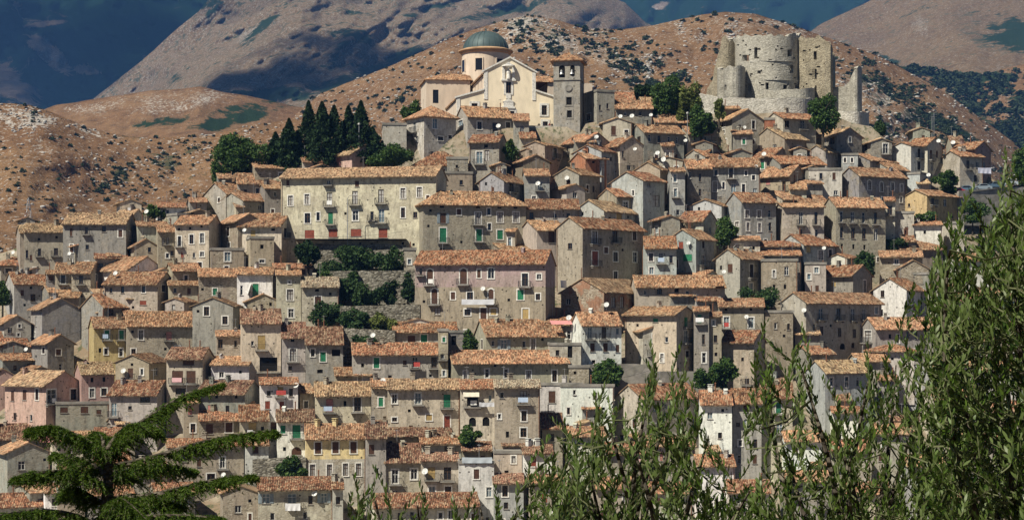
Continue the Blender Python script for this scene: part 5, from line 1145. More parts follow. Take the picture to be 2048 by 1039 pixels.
# ------------------------------------------------------------------ ruined castle
def ruin_wall(parent, name, path, z0, top, holes, mat, thick=1.1, rough=0.5, seed=1, step=0.6):
    """thick wall along a plan path (survey column, distance); top: table column -> row"""
    pts = [Vector(((px - CX) / F * Y, Y, 0)) for px, Y in path]; dens = []
    for i in range(len(pts) - 1):     # Catmull-Rom
        p0, p1, p2, p3 = pts[max(i - 1, 0)], pts[i], pts[i + 1], pts[min(i + 2, len(pts) - 1)]; n = max(2, int((p2 - p1).length / step))
        for k in range(n):
            t = k / n; dens.append(0.5 * ((2 * p1) + (p2 - p0) * t + (2 * p0 - 5 * p1 + 4 * p2 - p3) * t * t + (3 * p1 - p0 - 3 * p2 + p3) * t ** 3))
    dens.append(pts[-1]); b = MB(); N = len(dens); cols = [CX + F * p.x / p.y for p in dens]
    zt = []
    for i, p in enumerate(dens):
        z = (HY - lerp_tab(top, cols[i])) / F * p.y; z += rough * 2.2 * float(fbm(np.array(i * 0.45), np.array(seed * 3.1), seed, 3)); zt.append(z)
    nor = []
    for i in range(N):
        t = dens[min(i + 1, N - 1)] - dens[max(i - 1, 0)]; nor.append(Vector((-t.y, t.x, 0)).normalized())   # away from the viewer
        if nor[-1].y < 0: nor[-1] = -nor[-1]
    zb = (HY - z0) / F * dens[0].y
    hs = [(x - w / 2, x + w / 2, y - h / 2, y + h / 2) for x, y, w, h in holes]
    def zrow(i, py): return (HY - py) / F * dens[i].y
    for i in range(N - 1):
        cm = (cols[i] + cols[i + 1]) / 2; cuts = sorted([h for h in hs if h[0] < cm < h[1]], key=lambda h: -h[3]); lo = [zb, zb]; a, c = dens[i], dens[i + 1]; na, nc = nor[i] * thick, nor[i + 1] * thick
        Pt = lambda p, z: (p.x, p.y, z)
        for h in cuts:
            z1 = (zrow(i, h[3]), zrow(i + 1, h[3])); z2 = (zrow(i, h[2]), zrow(i + 1, h[2]))
            b.quad(Pt(a, lo[0]), Pt(c, lo[1]), Pt(c, z1[1]), Pt(a, z1[0])); b.quad(Pt(a, z1[0]), Pt(c, z1[1]), Pt(c + nc, z1[1]), Pt(a + na, z1[0])); b.quad(Pt(a, z2[0]), Pt(c, z2[1]), Pt(c + nc, z2[1]), Pt(a + na, z2[0])); lo = [z2[0], z2[1]]
            for side_i, p, n_ in ((i, a, na), (i + 1, c, nc)):
                other = i - 1 if side_i == i else i + 1
                if 0 <= other < N - 1:
                    cm2 = (cols[other] + cols[other + 1]) / 2
                    if h[0] < cm2 < h[1]: continue
                k = 0 if side_i == i else 1; b.quad(Pt(p, z1[k]), Pt(p + n_, z1[k]), Pt(p + n_, z2[k]), Pt(p, z2[k]))
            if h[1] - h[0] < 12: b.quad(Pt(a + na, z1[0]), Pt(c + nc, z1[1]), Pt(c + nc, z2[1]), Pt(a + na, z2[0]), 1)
        b.quad(Pt(a, lo[0]), Pt(c, lo[1]), Pt(c, zt[i + 1]), Pt(a, zt[i])); b.quad(Pt(a, zt[i]), Pt(c, zt[i + 1]), Pt(c + nc, zt[i + 1] - 0.2), Pt(a + na, zt[i] - 0.2))
        if not cuts: b.quad(Pt(a + na, zb), Pt(c + nc, zb), Pt(c + nc, zt[i + 1] - 0.2), Pt(a + na, zt[i] - 0.2))
    for i in (0, N - 1): a, n_ = dens[i], nor[i] * thick; b.quad((a.x, a.y, zb), (a.x + n_.x, a.y + n_.y, zb), (a.x + n_.x, a.y + n_.y, zt[i] - 0.2), (a.x, a.y, zt[i]))
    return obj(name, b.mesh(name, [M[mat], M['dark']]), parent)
def castle():
    hr = random.Random(31); HO = lambda x0, x1, y0, y1, n: [(hr.uniform(x0, x1), hr.uniform(y0, y1), 4.2, 3.2) for i in range(n)]
    e = empty('castle', (0, 0, 0)); tag(e, 'ruined pale stone castle on the hilltop', 'castle'); D = 364.0
    ruin_wall(e, 'great_drum_wall', [(1463, D + 14), (1474, D + 7), (1500, D + 2.5), (1540, D), (1572, D + 0.6), (1592, D + 2.8), (1602, D + 6)], 262, [(1463, 78), (1472, 74), (1500, 71), (1540, 70), (1600, 69)],
              [(1579, 106, 9, 14), (1583, 138, 8, 16), (1512, 106, 7, 22), (1491, 116, 14, 12), (1518, 144, 6, 6), (1500, 175, 7, 13), (1534, 172, 8, 14), (1570, 174, 8, 9), (1593, 173, 5, 8)] + HO(1475, 1596, 80, 170, 26), 'castle', 1.2, 0.9, 2, 0.33)
    ruin_wall(e, 'broken_wall_stump', [(1412, D + 12), (1428, D + 9), (1440, D + 8), (1456, D + 7.5), (1472, D + 9)], 262, [(1412, 186), (1424, 158), (1432, 135), (1439, 110), (1442, 78), (1450, 73), (1460, 76), (1472, 80)], [(1443, 149, 4, 4)], 'castle_tan', 2.4, 2.4, 5, 0.4)
    ruin_wall(e, 'lower_round_tower', [(1444, D + 7), (1447, D + 1.5), (1458, D - 1.8), (1472, D - 2.4), (1484, D - 1.2), (1491, D + 3)], 262, [(1444, 136), (1460, 133), (1480, 132), (1492, 134)], [(1451, 175, 6, 11), (1470, 186, 3, 3)], 'castle', 1.0, 0.5, 8)
    ruin_wall(e, 'keep_wall', [(1597, D + 3.5), (1630, D + 0.5), (1661, D - 1.5)], 262, [(1597, 72), (1620, 74), (1640, 75), (1655, 80), (1661, 88)], [(1630, 111, 4, 17), (1628, 148, 8, 20), (1632, 177, 5, 12)] + HO(1602, 1658, 84, 175, 16), 'castle_tan', 1.2, 1.1, 11, 0.33)
    ruin_wall(e, 'keep_side_wall', [(1661, D - 1.5), (1671, D + 14)], 262, [(1661, 88), (1668, 110)], [], 'castle_tan', 1.2, 1.2, 12)
    ruin_wall(e, 'bastion', [(1528, D - 3), (1550, D - 6), (1585, D - 7.5), (1612, D - 7), (1626, D - 4), (1631, D + 2)], 262, [(1528, 181), (1580, 179), (1631, 174)], [], 'castle', 1.2, 0.3, 14)
    ruin_wall(e, 'scarp', [(1396, D - 3), (1430, D - 8), (1500, D - 10), (1560, D - 11.5), (1600, D - 11), (1620, D - 8.5), (1628, D - 4)], 262, [(1396, 187), (1430, 192), (1448, 196), (1620, 196), (1628, 200)], [], 'castle_white', 1.5, 0.4, 17)
    ruin_wall(e, 'curtain_wall', [(1630, D + 2), (1660, D + 1), (1690, D), (1708, D - 1)], 300, [(1630, 186), (1650, 180), (1668, 178), (1690, 174), (1697, 168), (1704, 155), (1708, 142)], [], 'castle', 1.2, 0.6, 20)
    ruin_wall(e, 'broken_turret', [(1699, D - 1), (1706, D - 3), (1714, D - 3.4), (1721, D - 2), (1724, D + 2)], 300, [(1699, 166), (1704, 148), (1710, 139), (1715, 134), (1724, 133)], [], 'castle', 1.0, 0.5, 23, 0.35)
    ruin_wall(e, 'turret_base', [(1664, D - 4), (1690, D - 7), (1715, D - 7.5), (1730, D - 5), (1738, D)], 330, [(1664, 223), (1700, 222), (1738, 226)], [], 'castle_white', 1.3, 0.4, 26)
    ruin_wall(e, 'approach_wall', [(1362, D - 6), (1400, D - 6), (1440, D - 8.5)], 262, [(1362, 202), (1400, 197), (1440, 195)], [], 'castle_white', 1.0, 0.5, 30)
    for q in (122, 160): ruin_wall(e, 'string_course', [(1500, D + 2.3), (1540, D - 0.22), (1572, D + 0.35), (1592, D + 2.55), (1601, D + 5.4)], q + 2.4, [(1500, q), (1602, q)], [], 'castle_white', 0.5, 0.05, 40)
castle()

# ------------------------------------------------------------------ retaining walls
def stone_wall(px0, px1, ytop0, ytop1, ybot, label, mat='rubble', thick=0.7, dY=0.0):
    Y0, Y1 = depth(px0, ybot) + dY, depth(px1, ybot) + dY; e = empty('retaining_wall', wpt(px0, ybot, Y0))
    w = ruin_wall(e, 'wall', [(px0, Y0), ((px0 + px1) / 2, (Y0 + Y1) / 2 + 0.3), (px1, Y1)], ybot + 25, [(px0, ytop0), (px1, ytop1)], [], mat, thick, 0.12, int(px0)); w.location = -e.location
    tag(e, label, 'wall', 'retaining walls in the village')
stone_wall(598, 812, 487, 489, 512, 'grey stone terrace wall below the long beige palazzo', 'rubble', 0.7)
stone_wall(505, 612, 916, 913, 962, 'dark rubble wall beside the yellow two-storey house')
stone_wall(640, 835, 542, 540, 585, 'overgrown stone wall under the big garden bush')
stone_wall(680, 840, 612, 608, 662, 'lower rubble garden wall beside the faded pink palazzo')
stone_wall(655, 790, 655, 660, 705, 'weedy rubble wall at the foot of the garden terraces')
stone_wall(1168, 1300, 728, 727, 768, 'low wall behind the bushy garden plot', 'cement')
stone_wall(1300, 1412, 742, 742, 768, 'pale plastered wall of the small terrace beside the leafy bushes', 'cement')
stone_wall(1040, 1215, 251, 252, 275, 'cream parapet wall of the church terrace', 'castle_white', 0.5, 3)
stone_wall(1918, 2060, 381, 372, 425, 'grey parapet wall holding up the parked cars', 'cement', 0.6)
# ------------------------------------------------------------------ trees and bushes in the village
def card_cloud(P, size, g, up=0.3, tri=False):
    """one bent leaf clump (two triangles as a quad) per point"""
    n = len(P); a = g.normal(size=(n, 3)); a /= np.linalg.norm(a, axis=1)[:, None]; b = np.cross(a, g.normal(size=(n, 3))); b /= np.linalg.norm(b, axis=1)[:, None] + 1e-9
    sz = size * g.uniform(0.6, 1.3, n)[:, None]
    V = np.stack([P - a * sz, P + b * sz * 0.6 + 0.15 * sz, P + a * sz, P - b * sz * 0.6 - 0.1 * sz], 1); Q = (np.arange(n) * 4)[:, None] + np.array([0, 1, 2, 3]); return V.reshape(-1, 3), Q
LM = dict(dark=leaf_mat('cypress_leaves', (0.012, 0.028, 0.010), (0.03, 0.055, 0.02), None, 0.1, 0.8, 0.1), broad=leaf_mat('broadleaf_leaves', (0.02, 0.055, 0.014), (0.085, 0.14, 0.03), None, 0.22, 0.6, 0.2),
          bush=leaf_mat('bush_leaves', (0.02, 0.048, 0.015), (0.055, 0.095, 0.03), None, 0.2, 0.7, 0.15), yellow=leaf_mat('yellowgreen_leaves', (0.09, 0.12, 0.025), (0.16, 0.18, 0.05), None, 0.25, 0.6, 0.2))
def tree(name, label, px, ytop, ybot, wpx, kind, mat, group, cat='tree', dY=0.0, n=2600, size=0.26, seed=0, trunk=True):
    Y = depth(px, ybot) + dY; C = wpt(px, ybot, Y); Hh = (ybot - ytop) / F * Y; rx = wpx / 2 / F * Y; g = np.random.default_rng(seed + int(px) * 7 + int(ytop)); e = empty(name, C); tag(e, label, cat, group)
    if kind == 'cypress':
        t = g.random(n) ** 0.8; prof = np.sin(np.clip(t, 0.02, 1) ** 0.55 * math.pi) ** 0.75 * (1 - 0.25 * t); an = g.random(n) * 6.28; r = rx * prof * np.sqrt(g.uniform(0.25, 1, n)) * (0.55 + 0.85 * vnoise(an * 2.2 + seed * 3, t * 11, seed))
        P = np.stack([r * np.cos(an), r * np.sin(an), 0.03 * Hh + t * Hh * 0.97], 1)
    else:
        n = int(n * 2.6); zc, hz = (0.56, 0.5) if kind == 'tree' else (0.46, 0.66); rx = rx * (1.0 if kind == 'tree' else 1.15); k = int(g.integers(11, 17)); P = []
        for i in range(k):      # uneven leaf masses, each a ragged shell
            c = g.normal(size=3); c = c / np.linalg.norm(c) * g.uniform(0.15, 0.78); c[2] = max(c[2], -0.75); q = g.uniform(0.32, 0.58) * (1.1 - 0.4 * np.linalg.norm(c)); m = int(n / k)
            d = g.normal(size=(m, 3)); d /= np.linalg.norm(d, axis=1)[:, None]; an = np.arctan2(d[:, 1], d[:, 0]); rr = q * (0.75 + 0.9 * fbm(an * 1.5 + i * 9, d[:, 2] * 3 + 5, seed + i, 3)) * g.uniform(0.45, 1.12, m) ** 0.6
            P.append((c + d * rr[:, None]) * np.array([rx * 1.15, rx, Hh * hz * 1.15]) + np.array([0, 0, Hh * zc]))
        P = np.concatenate(P); P[:, 2] = np.where(P[:, 2] < 0.02 * Hh, g.uniform(0, 0.25, len(P)) * Hh, P[:, 2])
    V, Q = card_cloud(P, size, g); o = obj('crown', arr_mesh('crown', V, Q, LM[mat]), e); o['kind'] = 'stuff'
    if trunk:
        b = MB(); b.tube([(0, 0, -2.5), (0.05, 0, Hh * 0.2), (0, 0.08, Hh * 0.55), (0, 0, Hh * (0.92 if kind == 'cypress' else 0.75))], [0.05 * Hh ** 0.9, 0.04 * Hh ** 0.9, 0.02 * Hh, 0.01], 7)
        if kind != 'cypress':
            for i in range(6):
                an = i * 1.05 + g.random(); b.tube([(0, 0, Hh * (0.25 + 0.06 * i)), (rx * 0.3 * math.cos(an), rx * 0.3 * math.sin(an), Hh * (0.42 + 0.06 * i)), (rx * 0.65 * math.cos(an), rx * 0.65 * math.sin(an), Hh * (0.55 + 0.06 * i))], [0.018 * Hh, 0.012 * Hh, 0.004 * Hh], 5)
        obj('trunk', b.mesh('trunk', [M['bark']]), e)
    return e
cy = [(578, 238, 352, 40, 'slim dark cypress at the cedar-side end of the grove'), (551, 265, 350, 34, 'shortest cypress, next to the round broadleaf tree'), (617, 202, 352, 44, 'tall cypress with its top above the brown field'), (644, 204, 350, 46, 'thick tall cypress in the middle of the grove'),
      (668, 212, 350, 42, 'cypress between the thick tall one and the lamp side'), (697, 212, 345, 40, 'pointed cypress beside the thin street lamp'), (722, 202, 340, 44, 'tall cypress at the church end of the grove'), (595, 262, 352, 38, 'low cypress squeezed between two taller ones'), (632, 250, 356, 60, 'broad dark cypress low in front of the grove'), (745, 255, 335, 46, 'stubby dark cypress touching the pale many-sided house')]
for i, (x, a, b_, w, l) in enumerate(cy): tree('cypress_tree', l, x, a, b_, w * 1.3, 'cypress', 'dark', 'cypresses of the hilltop grove', dY=3 + (i % 3) * 2, n=4600, size=0.30, seed=i)
tr = [(482, 266, 362, 118, 'tree', 'broad', 'big round broadleaf tree beside the cypresses', 5200, 5), (438, 330, 375, 40, 'bush', 'broad', 'small green bush below the big round broadleaf tree', 900, 3), (785, 286, 345, 95, 'tree', 'broad', 'dark leafy tree above the long beige palazzo', 3200, -1), (830, 200, 245, 40, 'bush', 'broad', 'green tree peeping out beside the church transept', 1000, 4),
      (1335, 152, 262, 96, 'tree', 'broad', 'dense tree between bell tower houses and castle', 4000, 3), (1288, 168, 215, 44, 'tree', 'dark', 'dark round tree on the bell tower side of the castle trees', 1600, 6), (1378, 170, 265, 56, 'tree', 'yellow', 'yellow-green tree in front of the castle trees', 2200, 0), (1402, 215, 285, 60, 'tree', 'broad', 'dark green tree spilling down below the castle approach', 2400, -2), (1438, 196, 240, 26, 'tree', 'yellow', 'small pale tree against the castle scarp', 700, -8),
      (1646, 193, 272, 66, 'tree', 'broad', 'round green tree under the castle bastion', 3600, -8), (1758, 240, 275, 34, 'bush', 'bush', 'green bush on the orange bank by the castle', 700, 2),
      (616, 478, 548, 60, 'tree', 'dark', 'dark tree at the end of the garden wall', 2200, 0), (706, 488, 548, 128, 'bush', 'bush', 'wide garden bush below the long beige palazzo', 4200, 0), (785, 500, 560, 50, 'bush', 'bush', 'low bush beside the big hip-roofed house', 1200, -1), (690, 548, 600, 70, 'bush', 'bush', 'ivy clump on the overgrown stone wall', 1500, 1), (775, 560, 612, 50, 'tree', 'dark', 'dark shrub on the garden terrace by the faded pink palazzo', 1300, 0), (815, 560, 612, 36, 'tree', 'dark', 'dark shrub hugging the faded pink palazzo', 1000, 0), (735, 570, 625, 60, 'bush', 'bush', 'sprawling green bush in the middle garden terrace', 1500, 0),
      (1448, 432, 500, 56, 'tree', 'broad', 'leafy tree filling the gap below the long dark row', 2400, 0), (1212, 722, 772, 66, 'bush', 'broad', 'large bush in the garden plot below the white double-balcony house', 2400, -2), (1412, 738, 775, 50, 'bush', 'broad', 'low dark bush below the tall cream-and-grey house', 1300, -2), (1446, 722, 775, 56, 'bush', 'broad', 'tall dark bush beside the rubble stone barn', 1900, -2), (580, 918, 958, 56, 'bush', 'broad', 'dark bush in front of the dark rubble wall', 1900, -1.5),
      (1520, 578, 622, 80, 'bush', 'bush', 'hedge-like bush below the round-cornered stone house', 1700, -1), (1735, 500, 560, 46, 'tree', 'bush', 'bush climbing the bank under the tall tan palazzo', 1500, 0), (1795, 476, 500, 60, 'bush', 'bush', 'scrubby bush above the tan roofs', 1000, 0), (1845, 425, 452, 50, 'bush', 'broad', 'green bush below the ochre house', 1200, -2), (1890, 345, 392, 56, 'tree', 'broad', 'garden tree in front of the grey-gabled modern house', 1500, -1), (1945, 405, 445, 50, 'bush', 'broad', 'dark bush below the car parapet', 1200, -2),
      (660, 600, 650, 60, 'bush', 'bush', 'shaggy bush at the corner of the tall tan house', 1400, 0), (700, 620, 668, 70, 'bush', 'bush', 'ivy hanging over the weedy rubble wall', 1500, 0.5), (760, 625, 668, 60, 'bush', 'yellow', 'yellowing bush below the lower garden wall', 1100, 0), (650, 548, 590, 50, 'bush', 'broad', 'bright bush at the cedar end of the overgrown wall', 1300, 0), (805, 540, 575, 40, 'bush', 'bush', 'small bush above the lower rubble garden wall', 900, 0), (735, 665, 700, 50, 'bush', 'bush', 'weeds at the foot of the garden terraces', 800, 0), (938, 660, 705, 30, 'bush', 'broad', 'small bush between stone stub and broad house', 700, -1), (935, 858, 890, 46, 'bush', 'broad', 'fig bush below the arched openings', 1100, -2), (308, 415, 445, 40, 'bush', 'broad', 'round green bush at the village edge roofs', 900, 1), (2050, 300, 390, 70, 'tree', 'broad', 'tree at the far end of the parking', 1800, 0), (1022, 280, 320, 26, 'bush', 'broad', 'green creeper below the church terrace houses', 600, 0), (5, 560, 610, 36, 'bush', 'broad', 'green bush at the cedar-side edge of the village', 800, 0), (255, 430, 452, 30, 'bush', 'bush', 'tiny bush behind the long hipped house', 500, 3)]
for i, (x, a, b_, w, k, m, l, n, dy) in enumerate(tr): tree('garden_bush' if k == 'bush' else 'broadleaf_tree', l, x, a, b_, w, k, m, 'bushes in the village' if k == 'bush' else 'broadleaf trees in the village', 'bush' if k == 'bush' else 'tree', dy, n, 0.26, i, k != 'bush' or True)

# ------------------------------------------------------------------ olive boughs close to the camera
OL = leaf_mat('olive_leaves', (0.009, 0.031, 0.005), (0.09, 0.15, 0.02), (0.10, 0.14, 0.04), 0.3, 0.42, 0.3)
OT = simple('olive_twig', (0.09, 0.10, 0.045), 0.8)
def olive_tree(label, top, xr, root, Yr, n_shoot, limbs, seed, lean=0.0, ybot=1110, depthspan=1.6, fill=1.0, peaks=()):
    """top: table column -> row of the highest leaves; shoots rise from limbs that start at the trunk"""
    g = np.random.default_rng(seed); e = empty('olive_tree', wpt(root[0], root[1], Yr)); tag(e, label, 'tree', 'olive trees in front of the view'); O = np.array(e.location); inv = lambda p: tuple(np.array(p) - O)
    tb = MB(); LP = []
    rootp = np.array(wpt(root[0], root[1], Yr)); gz = -9 if Yr > 8 else -6
    tb.tube([inv(rootp + np.array([0.15, 0, -5.4])), inv(rootp + np.array([0.1, 0, -3.0])), inv(rootp + np.array([0.0, 0.05, -1.2])), inv(rootp)], [0.26, 0.22, 0.16, 0.11], 9)
    for (lx, ly) in limbs:
        tip = np.array(wpt(lx, ly, Yr + g.uniform(-0.5, 0.5) * depthspan)); mid = rootp * 0.5 + tip * 0.5 + np.array([g.normal(0, 0.12), g.normal(0, 0.1), -0.12])
        pts = [rootp * (1 - t) ** 2 + 2 * mid * t * (1 - t) + tip * t * t for t in np.linspace(0, 1, 12)]; tb.tube([inv(p) for p in pts], list(np.linspace(0.03, 0.004, 12)), 6); LP += pts[3:]
    obj('trunk', tb.mesh('trunk', [M['bark']]), e)
    LP = np.array(LP); V, Q = [], []; tw = MB(); off = 0; made = 0; tries = 0
    xs = np.array([t[0] for t in top]); lo_, hi_ = xr
    spikes = [(x + g.normal(0, 5 * k), y + 34 * k, 150 if k == 0 else 90, g.normal(lean * 0.5, 0.12 if k == 0 else 0.42)) for x, y in peaks for k in range(6)]
    while made < n_shoot and tries < n_shoot * 6:
        tries += 1; px = g.uniform(lo_, hi_); ty = float(lerp_tab(top, px)) + 22; ly = ty + (ybot - ty) * g.random() ** fill
        Ln = g.uniform(40, 110) if ly < ty + 120 else g.uniform(35, 95); tilt = g.normal(lean, 0.42)
        if spikes: px, ly, Ln, tilt = spikes.pop()
        Yd = Yr + g.uniform(-0.5, 0.5) * depthspan
        bx = px - Ln * math.sin(tilt); by = ly + Ln * math.cos(tilt)
        if by > 1500: continue
        made += 1; p1 = np.array(wpt(px, ly, Yd)); p0 = np.array(wpt(bx, by, Yd + g.normal(0, 0.1))); bend = np.array([g.normal(0, 0.04), g.normal(0, 0.04), 0]); ts = np.linspace(0, 1, 6)
        sp = [p0 * (1 - t) + p1 * t + bend * math.sin(t * 3.0) for t in ts]; tw.tube([inv(p) for p in sp], list(np.linspace(0.0034, 0.0012, 6)), 3)
        if by < 1120 and g.random() < 0.3:   # join the shoot to the nearest limb
            d = ((LP - p0) ** 2).sum(1); q = LP[int(d.argmin())]
            if d.min() < 0.12: tw.tube([inv(q), inv((q + p0) / 2 + np.array([0, 0, -0.03])), inv(p0)], [0.005, 0.004, 0.0034], 3)
        Lm = float(np.linalg.norm(p1 - p0)); nl = max(6, int(Lm / 0.0078)); ax = (p1 - p0) / Lm
        t = np.linspace(0.04, 1.0, nl); base = p0[None] * (1 - t[:, None]) + p1[None] * t[:, None] + bend[None] * np.sin(t * 3.0)[:, None]
        an = np.arange(nl) * 1.571 * 1.0 + (np.arange(nl) % 2) * math.pi / 1 + g.normal(0, 0.5, nl); s1 = np.cross(ax, [0.3, 1, 0.1]); s1 /= np.linalg.norm(s1); s2 = np.cross(ax, s1)
        out = np.cos(an)[:, None] * s1 + np.sin(an)[:, None] * s2; sw = g.uniform(0.45, 1.0, nl)[:, None]; dr = ax[None] * (1.1 - 0.45 * sw + 0.5 * (t[:, None] > 0.9)) + out * sw * 0.72; dr[:, 2] += 0.12; dr /= np.linalg.norm(dr, axis=1)[:, None]
        Lf = (g.uniform(0.032, 0.05, nl) * (0.7 + 0.3 * np.sin(np.clip(t, 0, 1) * 3.0)))[:, None]; wd = np.cross(dr, out + g.normal(0, 0.35, (nl, 3))); wd /= np.linalg.norm(wd, axis=1)[:, None] + 1e-9; nm = np.cross(wd, dr); Wd = Lf * 0.14
        q0 = base; q1 = base + dr * Lf * 0.35 + wd * Wd + nm * Wd * 0.25; q2 = base + dr * Lf * 0.35 - wd * Wd + nm * Wd * 0.25; q3 = base + dr * Lf * 0.75 + wd * Wd * 0.75 - nm * Lf * 0.02; q4 = base + dr * Lf * 0.75 - wd * Wd * 0.75 - nm * Lf * 0.02; q5 = base + dr * Lf - nm * Lf * 0.06
        vv = np.stack([q0, q1, q2, q3, q4, q5], 1) - O; V.append(vv.reshape(-1, 3)); i0 = (np.arange(nl) * 6)[:, None] + off
        Q.append(np.concatenate([i0 + np.array([0, 2, 1, 1]), i0 + np.array([1, 2, 4, 3]), i0 + np.array([3, 4, 5, 5])])); off += nl * 6
    V = np.concatenate(V); Q = np.concatenate(Q); Tq = np.concatenate([Q[:, [0, 1, 2]], Q[Q[:, 2] != Q[:, 3]][:, [0, 2, 3]]])
    o = obj('crown', arr_mesh('crown', V, Tq, OL), e); o['kind'] = 'stuff'; b = obj('twigs', tw.mesh('twigs', [OT]), e); b['kind'] = 'stuff'
olive_tree('large olive tree rising along the right edge of the picture', [(1840, 780), (1862, 620), (1890, 510), (1930, 480), (1960, 440), (2000, 410), (2030, 365), (2060, 325), (2200, 300)], (1850, 2180), (2080, 1260), 7.6, 1250,
           [(1900, 500), (1960, 450), (2020, 380), (2080, 360), (1890, 640), (1940, 700), (2000, 600), (2100, 500), (1880, 820), (1960, 900)], 3, -0.2, 1110, 1.6, 0.9, [(1872, 470), (1885, 450), (1900, 432), (1955, 375), (1975, 400), (2010, 302), (2030, 320), (1935, 440), (1862, 540), (1858, 640), (1875, 560)])
olive_tree('olive tree with long upright shoots below the dark balconied house', [(1480, 975), (1520, 890), (1560, 840), (1600, 820), (1660, 810), (1740, 790), (1800, 785), (1850, 810), (1930, 800)], (1470, 1930), (1700, 1270), 7.9, 400,
           [(1535, 740), (1603, 740), (1737, 760), (1792, 730), (1660, 830), (1560, 870), (1830, 840), (1700, 900), (1880, 850)], 5, 0.0, 1110, 1.5, 0.62, [(1520, 700), (1535, 645), (1552, 725), (1590, 700), (1603, 655), (1640, 760), (1680, 780), (1725, 735), (1737, 690), (1760, 750), (1792, 648), (1810, 720), (1840, 780)])
olive_tree('olive tree at the bottom centre with a tall pair of shoots', [(1060, 1015), (1085, 910), (1110, 870), (1150, 860), (1200, 840), (1260, 850), (1300, 815), (1370, 815), (1400, 870), (1430, 940), (1480, 985), (1560, 970)], (1058, 1560), (1290, 1280), 7.7, 430,
           [(1300, 780), (1366, 780), (1215, 840), (1120, 890), (1260, 880), (1410, 900), (1180, 940), (1340, 900), (1500, 980)], 8, 0.0, 1110, 1.5, 0.68, [(1100, 840), (1125, 845), (1190, 790), (1215, 762), (1250, 800), (1282, 790), (1296, 690), (1310, 730), (1366, 690), (1350, 745), (1385, 770), (1410, 830), (1165, 850)])
olive_tree('low olive sprigs at the bottom edge below the yellow two-storey house', [(680, 1030), (750, 1010), (835, 1010), (900, 1040), (960, 1010), (1040, 1010), (1080, 1030)], (670, 1085), (880, 1330), 7.8, 70,
           [(700, 1010), (750, 1000), (835, 1010), (960, 1010), (1040, 1010)], 11, 0.0, 1100, 1.0, 0.8, [(705, 955), (745, 938), (754, 960), (835, 965), (950, 980), (990, 972), (1060, 955), (905, 1000)])

